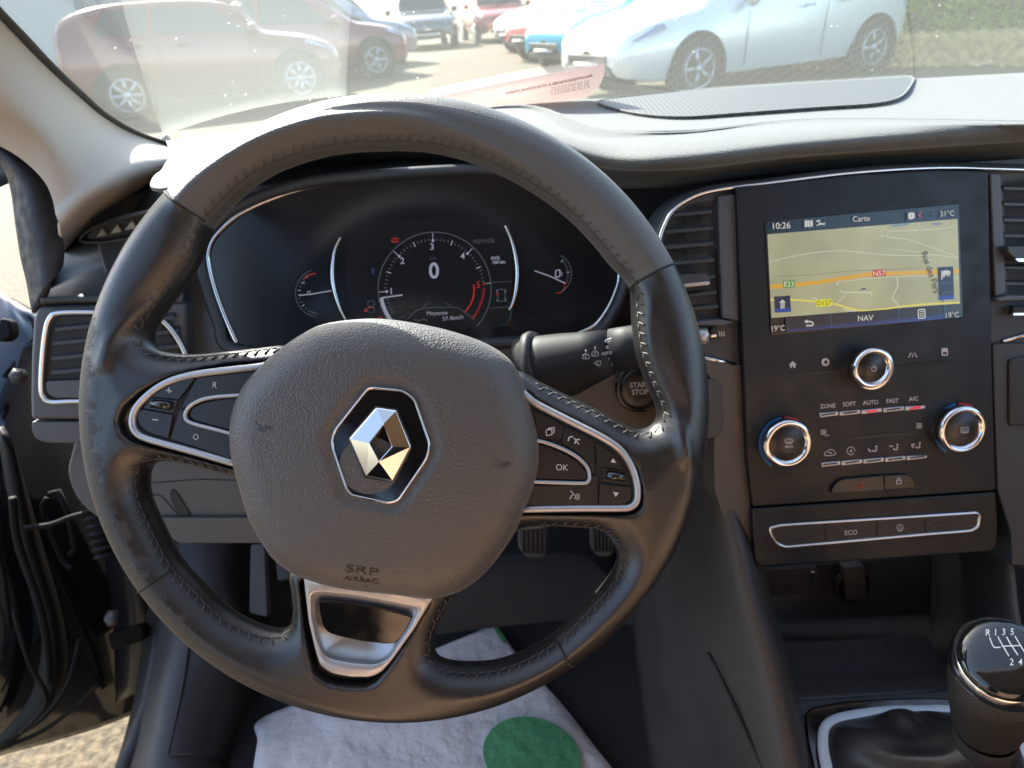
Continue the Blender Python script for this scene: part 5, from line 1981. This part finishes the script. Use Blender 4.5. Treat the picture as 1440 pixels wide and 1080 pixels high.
rs = np.random.RandomState(2)
for j in range(4):
    for i in range(12):
        x = 775 + i * 4.6 + rs.uniform(-1, 1)
        mk.line([(x, 124 + j * 3 - (x - 775) * .2), (x + 3, 123.4 + j * 3 - (x - 775) * .2)], 1.0)
mk.build('small_print', mat('faded_grey', (.60, .53, .51), .9), lf)

# ================================================================ STEERING WHEEL
SC = .417 / FPX
C0 = W(556, 573, .417)
sw_ = thing('steering_wheel', 'black leather steering wheel with a chrome diamond badge on its hub', 'steering wheel')
sw_.matrix_basis = Matrix(((R_.x, U_.x, -F_.x, C0.x), (R_.y, U_.y, -F_.y, C0.y), (R_.z, U_.z, -F_.z, C0.z), (0, 0, 0, 1)))


def loc(px, py):
    return ((px - 556) * SC, (573 - py) * SC)


def wl_(u, v, w):
    return C0 + R_ * u + U_ * v - F_ * w


def seg_dist(X, Y, poly, closed=True):
    P = np.array(poly, float)
    Q = np.roll(P, -1, 0) if closed else P[1:]
    if not closed:
        P = P[:-1]
    best = np.full(X.shape, 1e9)
    inside = np.zeros(X.shape, bool)
    for (x0, y0), (x1, y1) in zip(P, Q):
        dx, dy = x1 - x0, y1 - y0
        L = dx * dx + dy * dy + 1e-15
        t = np.clip(((X - x0) * dx + (Y - y0) * dy) / L, 0, 1)
        d = (X - x0 - t * dx) ** 2 + (Y - y0 - t * dy) ** 2
        np.minimum(best, d, out=best)
        if closed:
            c = ((y0 > Y) != (y1 > Y))
            with np.errstate(divide='ignore', invalid='ignore'):
                xi = (x1 - x0) * (Y - y0) / (y1 - y0 + 1e-15) + x0
            inside ^= c & (X < xi)
    return np.sqrt(best), inside


def surface_nets(F, org, h):
    nx, ny, nz = F.shape
    S = F < 0
    cor = [(i, j, k) for i in (0, 1) for j in (0, 1) for k in (0, 1)]
    cnt = sum(S[i:nx - 1 + i, j:ny - 1 + j, k:nz - 1 + k].astype(np.int8) for i, j, k in cor)
    act = (cnt > 0) & (cnt < 8)
    idx = np.argwhere(act)
    num = len(idx)
    vid = np.full(act.shape, -1, np.int64)
    vid[tuple(idx.T)] = np.arange(num)
    acc = np.zeros((num, 3))
    n = np.zeros(num)
    for a in cor:
        for ax in range(3):
            if a[ax]:
                continue
            b = list(a)
            b[ax] = 1
            fa = F[idx[:, 0] + a[0], idx[:, 1] + a[1], idx[:, 2] + a[2]]
            fb = F[idx[:, 0] + b[0], idx[:, 1] + b[1], idx[:, 2] + b[2]]
            m = (fa < 0) != (fb < 0)
            t = np.where(m, fa / np.where(m, fa - fb, 1), 0)
            p = np.tile(np.array(a, float), (num, 1))
            p[:, ax] += t
            acc[m] += p[m]
            n[m] += 1
    V = (idx + acc / n[:, None]) * h + np.array(org)
    Fc = []
    for ax in range(3):
        o = [x for x in range(3) if x != ax]
        sl0 = [slice(None)] * 3
        sl1 = [slice(None)] * 3
        sl0[ax] = slice(0, -1)
        sl1[ax] = slice(1, None)
        for x in o:
            sl0[x] = slice(1, -1)
            sl1[x] = slice(1, -1)
        A, B = S[tuple(sl0)], S[tuple(sl1)]
        e = np.argwhere(A != B)
        base = e.copy()
        for x in o:
            base[:, x] += 1
        flip = A[tuple(e.T)]

        def vv(d0, d1):
            q = base.copy()
            q[:, o[0]] -= d0
            q[:, o[1]] -= d1
            return vid[q[:, 0], q[:, 1], q[:, 2]]
        q = np.stack([vv(1, 1), vv(0, 1), vv(0, 0), vv(1, 0)], 1)
        if ax == 1:
            flip = ~flip
        q[~flip] = q[~flip][:, ::-1]
        Fc.append(q)
    return V, np.concatenate(Fc)


def grid_mesh(name, V, Fc, mt, parent):
    me = bpy.data.meshes.new(name)
    Wv = np.array([C0[:]]) + V[:, :1] * np.array(R_[:]) + V[:, 1:2] * np.array(U_[:]) - V[:, 2:] * np.array(F_[:])
    me.vertices.add(len(Wv))
    me.vertices.foreach_set('co', Wv.ravel())
    me.loops.add(len(Fc) * 4)
    me.loops.foreach_set('vertex_index', Fc.ravel().astype(np.int32))
    me.polygons.add(len(Fc))
    me.polygons.foreach_set('loop_start', np.arange(0, len(Fc) * 4, 4, dtype=np.int32))
    me.update(calc_edges=True)
    me.validate()
    return link(name, me, mt, parent)


hole_top = cr([(212, 481), (211, 471), (217, 457), (235, 430), (257, 400), (277, 368), (288, 340), (299, 315), (330, 281), (367, 251), (417, 228), (480, 213), (556, 209), (605, 212),
               (652, 223), (702, 243), (752, 271), (800, 307), (835, 343), (857, 370), (874, 388), (886, 404), (888, 430), (889, 453), (892, 480), (897, 505), (911, 543), (922, 569), (925, 584), (918, 597), (905, 603),
               (893, 603), (873, 594), (847, 579), (820, 566), (780, 547), (753, 533), (728, 521), (690, 535), (560, 512), (432, 503), (400, 486), (367, 488), (317, 494), (267, 498), (233, 495), (219, 490)], 3)
hole_l = cr([(333, 673), (300, 663), (267, 654), (240, 649), (218, 651), (208, 661), (205, 680), (208, 700), (217, 722), (229, 748), (250, 787), (283, 823), (317, 856), (353, 877), (383, 886), (398, 885), (408, 878),
             (412, 862), (411, 837), (406, 805), (420, 780), (400, 730), (365, 690)], 3)
hole_r = cr([(735, 744), (773, 741), (830, 744), (850, 750), (861, 761), (867, 775), (867, 790), (858, 810), (830, 843), (780, 892), (733, 919), (693, 932), (650, 934), (622, 929), (612, 918), (612, 890), (627, 857),
             (645, 830), (640, 800), (690, 762)], 3)
holes = [[loc(*p) for p in h] for h in (hole_top, hole_l, hole_r)]
RO = 441 * SC
h_ = .00125
xs = np.arange(-.196, .1961, h_)
zs = np.arange(-.026, .0281, h_)
X, Y = np.meshgrid(xs, xs, indexing='ij')
rho = np.hypot(X, Y)
d2 = RO - rho
ins = d2 > 0
d2 = np.abs(d2)
for hh in holes:
    dd, i_ = seg_dist(X, Y, hh)
    d2 = np.minimum(d2, dd)
    ins &= ~i_
sd2 = np.where(ins, d2, -d2)
ang = np.degrees(np.arctan2(Y, X))
# ridges pressed in the leather
ridge = np.zeros_like(X)


def add_ridge(pts, amp, wd):
    global ridge
    d, _ = seg_dist(X, Y, [loc(*p) for p in cr(pts, 5, False)], False)
    ridge = ridge + amp * np.exp(-(d / wd) ** 2)


add_ridge([(266, 292), (292, 262), (330, 235), (378, 208), (430, 190), (480, 180), (556, 178), (620, 190), (700, 222), (760, 262), (820, 320), (870, 385)], .0016, .0040)
add_ridge([(262, 276), (290, 248), (330, 220), (380, 195), (430, 178), (480, 169), (556, 166), (620, 177), (705, 210), (768, 248), (830, 308), (882, 372)], -.0009, .0022)
add_ridge([(290, 320), (278, 375), (262, 400), (235, 428), (200, 455), (178, 480), (166, 515)], .0022, .0045)
add_ridge([(888, 400), (905, 425), (903, 470), (910, 515), (930, 560), (948, 600), (958, 640)], .0022, .0042)
add_ridge([(940, 600), (962, 660), (950, 740), (920, 810), (870, 870), (812, 935), (740, 975), (640, 998), (540, 996), (440, 968), (340, 915), (262, 850), (215, 790)], .0012, .0050)
# leather hollowed towards the switch pods and the hub
dip = .0035 * np.exp(-((rho) / .115) ** 6)
r0 = .0185
cut = np.zeros_like(X)
for poly_, dp_ in ((rnd([(427, 805), (428, 823), (434, 873), (443, 912), (450, 935), (467, 947), (493, 952), (522, 952), (537, 945), (550, 930), (583, 883), (610, 838), (567, 813)], 3), .009),
                   ([(400, 505), (330, 510), (283, 520), (250, 530), (217, 548), (193, 569), (184, 590), (190, 610), (203, 620), (237, 631), (283, 644), (337, 660), (420, 680)], .006),
                   ([(700, 545), (744, 551), (760, 566), (822, 597), (860, 620), (878, 636), (890, 655), (898, 680), (898, 706), (888, 717), (870, 720), (720, 720)], .006)):
    dq_, iq_ = seg_dist(X, Y, [loc(*p) for p in poly_])
    sq_ = np.where(iq_, dq_, -dq_)
    cut = np.maximum(cut, dp_ / (1 + np.exp(-(sq_ - .0012) / .0004)))
F3 = np.empty((len(xs), len(xs), len(zs)), np.float32)
for k, z in enumerate(zs):
    w = z - (-.002 - dip) - (ridge - cut if z > 0 else 0)
    a = r0 - sd2
    core = np.where(a > 0, np.sqrt(a * a + (w * 1.02) ** 2), np.abs(w * 1.02) + a * .10) - r0
    core = np.where(sd2 < -.004, -sd2, core)
    F3[:, :, k] = core
V, Fc = surface_nets(F3, (xs[0], xs[0], zs[0]), h_)
wheel = grid_mesh('rim', V, Fc, M['leather'], sw_)
wheel.data.materials.append(M['rim_grain'])
wheel.data.materials.append(M['worn'])
cen = V[Fc].mean(1)
an_ = np.degrees(np.arctan2(cen[:, 1], cen[:, 0]))
ro_ = np.hypot(cen[:, 0], cen[:, 1])
mi = ((an_ > 27.1) & (an_ < 136)).astype(np.int32)
spk = (cen[:, 2] > 0) & (ro_ < .150)
rsn = np.random.RandomState(8)
edge_n = .0022 * np.sin(an_ * .9) + .0016 * np.sin(an_ * 2.3 + 1) + rsn.normal(size=len(an_)) * .0009
a2_ = an_ % 360
wr = (a2_ > 163) & (a2_ < 246) & (cen[:, 2] > -.006) & (ro_ > .1655 + edge_n + .010 * ((a2_ - 205) / 42) ** 2)
mi[wr] = 2
if len(wheel.data.polygons) == len(mi):
    wheel.data.polygons.foreach_set('material_index', mi)
sm = wheel.modifiers.new('s', 'SMOOTH')
sm.factor = .5
sm.iterations = 4


def sample(A, u, v):
    x = (u - xs[0]) / h_
    y = (v - xs[0]) / h_
    i, j = int(np.clip(x, 0, len(xs) - 2)), int(np.clip(y, 0, len(xs) - 2))
    fx, fy = x - i, y - j
    return (A[i, j] * (1 - fx) * (1 - fy) + A[i + 1, j] * fx * (1 - fy) + A[i, j + 1] * (1 - fx) * fy + A[i + 1, j + 1] * fx * fy)


def fw(u, v):
    """front height of the leather"""
    d = sample(sd2, u, v)
    a = max(0.0, r0 - d)
    hz_ = math.sqrt(max(0, r0 * r0 - a * a)) / 1.02
    if d > r0:
        hz_ = (r0 + (d - r0) * .10) / 1.02
    return hz_ + sample(ridge, u, v) - .002 - sample(dip, u, v)


# worn leather: roughness changes in the outer left of the rim
nt = M['leather'].node_tree
b = nt.nodes['Principled BSDF']

# seams across the rim
g = Geo()
for q in ([(238, 273), (262, 292), (297, 316)], [(949, 371), (918, 386), (886, 404)], [(190, 834), (220, 818), (252, 796)], [(818, 945), (800, 925), (789, 905), (780, 891)]):
    pts = []
    c = cr(q, 10, False)
    for i, (x, y) in enumerate(c):
        u, v = loc(x, y)
        if sample(sd2, u, v) > .0006:
            pts.append(wl_(u, v, fw(u, v) - .0002))
    g.tube(pts, .0008, 8)
g.build('seam', M['seam'], wheel)
# stitching along the inner edges
g = Geo()


def stitch_run(hole, skip, step=.0060, dep=(.0022, .0048), rad=.00058):
    P = np.array(hole)
    Q = np.vstack([P, P[:1]])
    L = np.concatenate([[0], np.cumsum(np.hypot(*np.diff(Q, axis=0).T))])
    s = 0
    while s < L[-1]:
        x = np.interp(s, L, Q[:, 0])
        y = np.interp(s, L, Q[:, 1])
        x2 = np.interp(min(s + .001, L[-1]), L, Q[:, 0])
        y2 = np.interp(min(s + .001, L[-1]), L, Q[:, 1])
        t = np.array((x2 - x, y2 - y))
        t /= np.linalg.norm(t) + 1e-9
        n = np.array((-t[1], t[0]))
        if sample(sd2, x + n[0] * .003, y + n[1] * .003) < 0:
            n = -n
        px_, py_ = x / SC + 556, 573 - y / SC
        if not skip(px_, py_):
            pts = []
            for f in (0, .33, .66, 1):
                dd = dep[0] + (dep[1] - dep[0]) * f
                u = x + n[0] * dd + t[0] * .0022 * (f - .5)
                v = y + n[1] * dd + t[1] * .0022 * (f - .5)
                pts.append(wl_(u, v, fw(u, v) + .00012 + .0003 * math.sin(math.pi * f)))
            g.tube(pts, rad, 6)
            dd = dep[0]
            u0, v0 = x + n[0] * dd, y + n[1] * dd
            u1, v1 = u0 + t[0] * step * .8, v0 + t[1] * step * .8
            g.tube([wl_(u0, v0, fw(u0, v0)), wl_((u0 + u1) / 2, (v0 + v1) / 2, fw(u0, v0) + .0001), wl_(u1, v1, fw(u1, v1))], rad * .8, 6)
        s += step


inpad = lambda x, y: (330 < x < 755 and 455 < y < 835)
stitch_run(holes[0], lambda x, y: inpad(x, y) and not (x < 400 and y < 500))
stitch_run(holes[1], inpad)
stitch_run(holes[2], inpad)
g.build('stitching', M['thread'], wheel)

# airbag cover --------------------------------------------------
pad_px = cr([(500, 449), (548, 449), (613, 460), (665, 475), (697, 490), (718, 507), (733, 530), (743, 557), (752, 587), (759, 618), (759, 652), (751, 687), (738, 717), (726, 745), (712, 768), (692, 795), (668, 818), (642, 833),
             (612, 840), (590, 839), (547, 833), (510, 829), (480, 825), (447, 817), (412, 803), (386, 782), (370, 758), (353, 727), (340, 683), (329, 643), (326, 600), (333, 567), (348, 537), (373, 510), (400, 487), (427, 469), (455, 456)], 4)
zp = .405
kk = zp / .417
pad = [((x - 720) * zp / FPX - (C0 - CAM).dot(R_), (540 - y) * zp / FPX - (C0 - CAM).dot(U_)) for x, y in pad_px]
xa_ = np.arange(-.110, .1001, .00115)
ya_ = np.arange(-.125, .0651, .00115)
za_ = np.arange(-.012, .0461, .00115)
X2, Y2 = np.meshgrid(xa_, ya_, indexing='ij')
dd, ii = seg_dist(X2, Y2, pad)
sdp = np.where(ii, dd, -dd)
cxp, cyp = -.008, -.030
dome = .0075 * (1 - ((X2 - cxp) / .10) ** 2 - ((Y2 - cyp) / .095) ** 2)
# badge recess
bc = [((x - 720) * .381 / FPX - (C0 - CAM).dot(R_), (540 - y) * .381 / FPX - (C0 - CAM).dot(U_)) for x, y in
      cr([(523, 543), (551, 545), (572, 552), (581, 560), (594, 587), (605, 623), (602, 643), (590, 662), (570, 693), (560, 704), (548, 707), (505, 699), (489, 692), (478, 668), (466, 623), (470, 604), (482, 585), (496, 568), (514, 549)], 3)]
db_, ib_ = seg_dist(X2, Y2, bc)
sdb = np.where(ib_, db_, -db_)
rec_ = -.0018 / (1 + np.exp(-(sdb + .0042) / .0007))
rp0 = .0215
F4 = np.empty((len(xa_), len(ya_), len(za_)), np.float32)
top_w = .0085 + dome + rec_
for k, z in enumerate(za_):
    w = np.where(z > .0085, z - top_w, z - .0085)
    a = rp0 - sdp
    # fuller shoulder: superellipse
    core = np.where(a > 0, (np.abs(a) ** 2.15 + np.abs(w) ** 2.15) ** (1 / 2.15), np.abs(w)) - rp0
    F4[:, :, k] = np.where(sdp < -.003, -sdp, core)
V, Fc = surface_nets(F4, (xa_[0], ya_[0], za_[0]), .00115)
padm = grid_mesh('airbag_cover', V, Fc, M['grain_leather'], sw_)
sm = padm.modifiers.new('s', 'SMOOTH')
sm.factor = .5
sm.iterations = 4


def pad_w(u, v):
    i = int(np.clip(round((u - xa_[0]) / .00115), 0, len(xa_) - 1))
    j = int(np.clip(round((v - ya_[0]) / .00115), 0, len(ya_) - 1))
    a = max(0.0, rp0 - sdp[i, j])
    return top_w[i, j] + max(0, rp0 ** 2.15 - a ** 2.15) ** (1 / 2.15)


class PadSurf:
    """marks pressed on the domed cover"""
    n = -F_

    def P(s, x, y, off=0):
        w = .030
        for _ in range(5):
            p = PW.P(x, y, w)
            d = p - C0
            w = pad_w(d.dot(R_), d.dot(U_)) + off
        return p


mk = Decal(PadSurf(), .0004)
mk.text('SRP', 509, 802, 11, -8, 1.95, .0)
mk2 = Decal(PadSurf(), .0004)
T_ = lambda X, Y: (400 + X / 6, 780 + Y / 6)
mk.text('AIRBAG', 508, 815.5, 6.4, -7, 1.55, .01)
mk.build('embossed_lettering', mat('pressed_letters', (.016, .015, .014), .55), padm)
mk = Decal(PadSurf(), .0004)
HX = lambda X, Y: (170 + X / 4.5, 480 + Y / 4.5)
for dx, dy, fl in ((0, 0, 1), (705 - 368, 653 - 602, -1)):
    q = lambda X, Y: (lambda p: ((p[0] - 368) * 1 + 368 + dx, p[1] + dy))(HX(X, Y))
    mk.line([q(*p) for p in cr([(850, 508), (862, 525), (885, 538), (920, 540), (948, 545)], 4, False)], .9)
    mk.line([q(*p) for p in cr([(848, 555), (870, 556), (895, 552), (948, 548)], 4, False)], .9)
    mk.line([q(*p) for p in cr([(878, 556), (890, 568), (915, 566), (922, 552)], 4, False)], .9)
    mk.line([q(943, 535), q(946, 570)], 1.0)
mk.build('horn_symbol', mat('pressed_horn', (.018, .017, .016), .55), padm)

# badge ---------------------------------------------------------
PB_ = Plane(C0 - F_ * .0335, -F_)
hexo = rnd([(519, 545), (568, 550), (583, 562), (605, 626), (600, 645), (560, 704), (545, 707), (494, 696), (487, 686), (467, 626), (470, 607)], [7, 9, 7, 10, 9, 7, 6, 9, 7, 9, 8], 5)
bdg = plate('badge', hexo, PB_, .0020, .006, M['gloss'], sw_, .0006)
strip('chrome_rim', hexo, PB_, .0022, .00075, .0011, M['chrome'], bdg)
g = Geo()
O_ = [(529, 572), (558, 576), (579, 629), (553, 678), (514, 671), (490, 617)]
I_ = [(539.5, 597), (551, 628), (533, 648), (519.5, 623.5)]
hb = .0030
ob = [PB_.P(x, y, .0026) for x, y in O_]
ot = [PB_.P(x + (534 - x) * .035, y + (624 - y) * .035, .0040) for x, y in O_]
it = [PB_.P(x, y, .0078) for x, y in I_]
ib = [PB_.P(x, y, .0022) for x, y in I_]
V = ob + ot + it + ib
Fc = [(i, (i + 1) % 6, 6 + (i + 1) % 6, 6 + i) for i in range(6)]
#  outer: 6..11 = TL, TR, R, BR, BL, L ; inner: 12 top, 13 right, 14 bottom, 15 left
Fc += [(6, 7, 12), (7, 8, 13, 12), (8, 9, 14, 13), (9, 10, 14), (10, 11, 15, 14), (11, 6, 12, 15)]
Fc += [(12, 13, 17, 16), (13, 14, 18, 17), (14, 15, 19, 18), (15, 12, 16, 19)]
g.add(V, Fc)
o = g.build('diamond', M['chrome'], bdg, smooth=False)
o.modifiers.new('b', 'BEVEL').width = .00035
g = Geo()
g.tube([PB_.P(x, y, .0030) for x, y in O_], .00055, 8, True, PB_.n)
g.build('diamond_edge', M['gloss'], bdg)

# switch pods ----------------------------------------------------
LX = lambda X, Y: (170 + X / 4.5, 480 + Y / 4.5)
RX = lambda X, Y: (700 + X / 4.5, 480 + Y / 4.5)
PP = Plane(C0 - F_ * .0155, -F_)
lout = [LX(*p) for p in cr([(1010, 100), (900, 135), (720, 155), (520, 180), (360, 215), (240, 270), (140, 345), (80, 420), (55, 490), (60, 555), (90, 600), (150, 635), (300, 680), (500, 730), (730, 795)], 4, False)]
lin = [LX(*p) for p in cr([(1000, 165), (880, 182), (720, 200), (520, 222), (400, 242), (300, 272), (215, 325), (135, 395), (100, 460), (95, 520), (125, 570), (180, 595), (300, 628), (500, 688), (740, 760)], 4, False)]
pl_ = plate('switch_pod', lout + [LX(1100, 820), LX(1150, 100)], PP, .000, .008, M['button_d'], sw_, .0008)
mid = [((a[0] + b[0]) / 2, (a[1] + b[1]) / 2) for a, b in zip(lout, lin)]
strip('silver_bezel', mid, PP, .0010, .0020, .0022, M['silver_paint'], pl_, closed=False)
rout = [RX(*p) for p in cr([(150, 290), (200, 330), (260, 378), (400, 452), (520, 515), (610, 558), (720, 618), (800, 680), (860, 770), (895, 870), (903, 950), (893, 1020), (850, 1062), (780, 1072), (500, 1075), (120, 1082)], 4, False)]
rin = [RX(*p) for p in cr([(170, 360), (210, 400), (260, 432), (380, 490), (500, 548), (600, 600), (690, 652), (760, 705), (815, 780), (850, 870), (865, 950), (860, 1005), (830, 1035), (770, 1042), (500, 1040), (160, 1046)], 4, False)]
pr_ = plate('switch_pod', rout + [RX(-60, 1085), RX(-60, 290)], PP, .000, .008, M['button_d'], sw_, .0008)
mid = [((a[0] + b[0]) / 2, (a[1] + b[1]) / 2) for a, b in zip(rout, rin)]
strip('silver_bezel', mid, PP, .0010, .0020, .0022, M['silver_paint'], pr_, closed=False)


def btn(name, pts, fn, par, r=3, off=.0016, mt='button', bv=.0007, th=.003, label=None):
    P_ = [fn(*p) for p in pts]
    c = np.mean(np.array(P_), 0)
    o = plate(name, rnd(P_, r), PP, off, th, M[mt], par, bv)
    if label:
        o['label'] = label
    return o


b1 = btn('plus_button', [(466, 232), (400, 245), (310, 275), (230, 325), (200, 350), (366, 366)], LX, pl_, [1, 3, 5, 5, 2, 2], label='plus rocker button')
btn('roller_housing', [(190, 356), (362, 372), (330, 455), (140, 425), (160, 390)], LX, pl_, 2, .0008)
btn('minus_button', [(140, 432), (328, 466), (298, 612), (180, 578), (118, 530), (104, 480), (115, 440)], LX, pl_, [3, 1, 2, 8, 10, 8, 4], label='minus rocker button')
g = Geo()
g.tube([PP.P(*LX(200, 393), .0008), PP.P(*LX(320, 408), .0008)], .0026, 12, nrm=PP.n, flat=1.1)
g.build('thumb_roller', M['gloss'], pl_)
btn('upper_button', [(482, 232), (560, 222), (1000, 178), (780, 330), (700, 334), (560, 352), (480, 378), (430, 412), (385, 418)], LX, pl_, [6, 6, 1, 2, 3, 6, 6, 6, 2])
btn('lower_button', [(375, 432), (408, 436), (400, 480), (430, 524), (700, 596), (760, 612), (780, 772), (500, 676), (314, 616)], LX, pl_, [2, 3, 6, 6, 1, 1, 1, 4, 3])
btn('centre_button', [(800, 354), (640, 368), (520, 390), (450, 425), (436, 470), (470, 500), (700, 562), (800, 580)], LX, pl_, [1, 6, 8, 8, 7, 6, 1, 1])
strip('inner_silver_line', [LX(*p) for p in cr([(800, 340), (700, 344), (600, 352), (510, 370), (440, 408), (412, 450), (410, 482), (430, 508), (490, 530), (600, 558), (780, 606)], 4, False)], PP, .0016, .0011, .0014, M['silver_paint'], pl_, closed=False)
mk = Decal(PP, .0021)
mk.text('R', *LX(593, 276), 8.6, -7, .95).text('O', *LX(474, 604), 8.0, -10, .95)
mk.line([LX(286, 310), LX(324, 315)], 1.3).line([LX(304, 292), LX(307, 330)], 1.3)
mk.line([LX(199, 494), LX(236, 499)], 1.5)
mk.build('lettering', M['white'], pl_)

btn('menu_button', [(225, 438), (300, 472), (420, 532), (402, 622), (300, 612), (262, 620)], RX, pr_, [2, 3, 6, 4, 4, 2], label='page button, upper left of the right pod')
btn('phone_button', [(424, 534), (540, 592), (606, 628), (610, 836), (588, 832), (578, 790), (545, 740), (500, 700), (406, 640)], RX, pr_, [6, 4, 3, 3, 3, 6, 6, 4, 2])
btn('ok_button', [(240, 648), (300, 662), (420, 712), (520, 770), (560, 830), (562, 868), (540, 876), (240, 868)], RX, pr_, [2, 6, 6, 9, 8, 5, 4, 1])
btn('voice_button', [(200, 912), (560, 912), (598, 850), (630, 850), (632, 1042), (160, 1036)], RX, pr_, [1, 4, 6, 2, 4, 1])
b2 = btn('up_button', [(620, 638), (700, 690), (760, 745), (800, 812), (664, 792), (632, 780)], RX, pr_, [2, 5, 8, 3, 2, 2], mt='button')
btn('roller_housing', [(662, 798), (806, 820), (832, 868), (840, 908), (664, 884)], RX, pr_, 2, .0008)
btn('down_button', [(648, 900), (842, 922), (846, 990), (825, 1020), (770, 1040), (640, 1046)], RX, pr_, [2, 4, 10, 9, 8, 2])
g = Geo()
g.tube([PP.P(*RX(690, 845), .0010), PP.P(*RX(800, 862), .0010)], .0026, 12, nrm=PP.n, flat=1.1)
g.build('thumb_roller', M['gloss'], pr_)
strip('inner_silver_line', [RX(*p) for p in cr([(220, 622), (300, 640), (400, 676), (500, 730), (560, 790), (580, 850), (572, 884), (540, 898), (400, 895), (200, 888)], 4, False)], PP, .0016, .0011, .0014, M['silver_paint'], pr_, closed=False)
mk = Decal(PP, .0021)
mk.text('OK', *RX(406, 797), 8.8, -3, .95)
mk.poly([RX(*p) for p in ((712, 764), (731, 740), (750, 770))]).poly([RX(*p) for p in ((728, 952), (766, 958), (746, 984))])
mk.line(rnd([RX(305, 562), RX(340, 556), RX(344, 590), RX(308, 596)], .6), 1.1, True).line([RX(312, 556), RX(350, 548), RX(352, 584)], 1.0).line([RX(318, 550), RX(358, 543), RX(358, 578)], 1.0)
mk.line([RX(*p) for p in cr([(446, 632), (450, 612), (462, 604), (476, 604)], 4, False)], 1.8)
mk.line([RX(*p) for p in cr([(488, 648), (494, 628), (508, 620), (518, 624)], 4, False)], 1.8).line([RX(482, 612), RX(514, 652)], 1.4)
mk.line([RX(*p) for p in cr([(458, 946), (474, 958), (476, 972), (466, 978), (462, 992), (452, 992)], 3, False)], 1.2)
for i in range(3):
    mk.line([RX(*p) for p in cr([(484 + i * 12, 968 - i * 3), (492 + i * 12, 982), (486 + i * 12, 998 + i * 3)], 4, False)], 1.0)
mk.build('lettering', M['white'], pr_)

# lower spoke trim ------------------------------------------------
PT = Plane(C0 - F_ * .0150, -F_)
to = rnd([T_(160, 150), T_(170, 260), T_(205, 560), (443, 912), T_(300, 930), T_(400, 1000), T_(560, 1030), T_(730, 1030), T_(820, 990), T_(900, 900), T_(1100, 620), T_(1262, 350), T_(1000, 200)], [1, 4, 4, 6, 6, 6, 6, 6, 6, 6, 4, 1, 1], 4)
ti = rnd([T_(232, 318), T_(300, 308), T_(600, 338), T_(900, 395), T_(1120, 440), T_(1132, 480), T_(1080, 590), T_(900, 860), T_(830, 910), T_(740, 930), T_(560, 915), T_(380, 880), T_(310, 830), T_(260, 700), T_(222, 520), T_(218, 360)],
         [4, 4, 4, 4, 5, 4, 4, 5, 5, 5, 5, 6, 6, 6, 5, 4], 4)
# ring plate with a chamfered opening
g = Geo()
K_ = 160


def resample(pp, n):
    P = np.array(pp + [pp[0]])
    L = np.concatenate([[0], np.cumsum(np.hypot(*np.diff(P, axis=0).T))])
    return [(np.interp(s, L, P[:, 0]), np.interp(s, L, P[:, 1])) for s in np.linspace(0, L[-1], n, endpoint=False)]


def radial(pp, c, n):
    P = np.array(pp + [pp[0]], float)
    out = []
    for k in range(n):
        a = 2 * math.pi * k / n
        dx, dy = math.cos(a), math.sin(a)
        best = None
        for (x0, y0), (x1, y1) in zip(P[:-1], P[1:]):
            ex, ey = x1 - x0, y1 - y0
            det = dx * -ey + ex * dy
            if abs(det) < 1e-12:
                continue
            rx, ry = x0 - c[0], y0 - c[1]
            t = (rx * -ey + ex * ry) / det
            s = (dx * ry - dy * rx) / det
            if t > 0 and -1e-9 <= s <= 1 + 1e-9:
                best = t if best is None else max(best, t)
        out.append((c[0] + dx * best, c[1] + dy * best))
    return out


cT = (512, 880)
A0, A1 = radial(to, cT, K_), radial(ti, cT, K_)
ins_ = [(c0[0] + (cT[0] - c0[0]) * .035, c0[1] + (cT[1] - c0[1]) * .035) for c0 in A1]
lev = [(A0, -.003), (A0, .0012), ([(p[0] + (cT[0] - p[0]) * .012, p[1] + (cT[1] - p[1]) * .012) for p in A0], .0020), (A1, .0022), ([(p[0] + (cT[0] - p[0]) * .010, p[1] + (cT[1] - p[1]) * .010) for p in A1], .0018),
       ([(p[0] + (cT[0] - p[0]) * .13, p[1] + (cT[1] - p[1]) * .13) for p in A1], -.0052), ([(p[0] + (cT[0] - p[0]) * .9, p[1] + (cT[1] - p[1]) * .9) for p in A1], -.0056)]
V, Fc = [], []
for pp, of in lev:
    V += [PT.P(x, y, of) for x, y in pp]
for i in range(len(lev) - 1):
    for k in range(K_):
        l = (k + 1) % K_
        Fc.append((i * K_ + k, i * K_ + l, (i + 1) * K_ + l, (i + 1) * K_ + k))
g.add(V, Fc)
tm = g.build('spoke_trim', M['silver_paint'], sw_)
plate('black_insert', rnd([T_(275, 400), T_(320, 388), T_(480, 395), T_(800, 445), T_(1060, 512), T_(1080, 540), T_(1000, 690), T_(940, 745), T_(860, 758), T_(650, 735), T_(480, 698), T_(370, 665), T_(320, 610), T_(290, 510)],
      [5, 4, 4, 4, 4, 4, 5, 5, 5, 4, 4, 6, 6, 5], 4), PT, -.0010, .004, M['gloss'], tm, .0010)
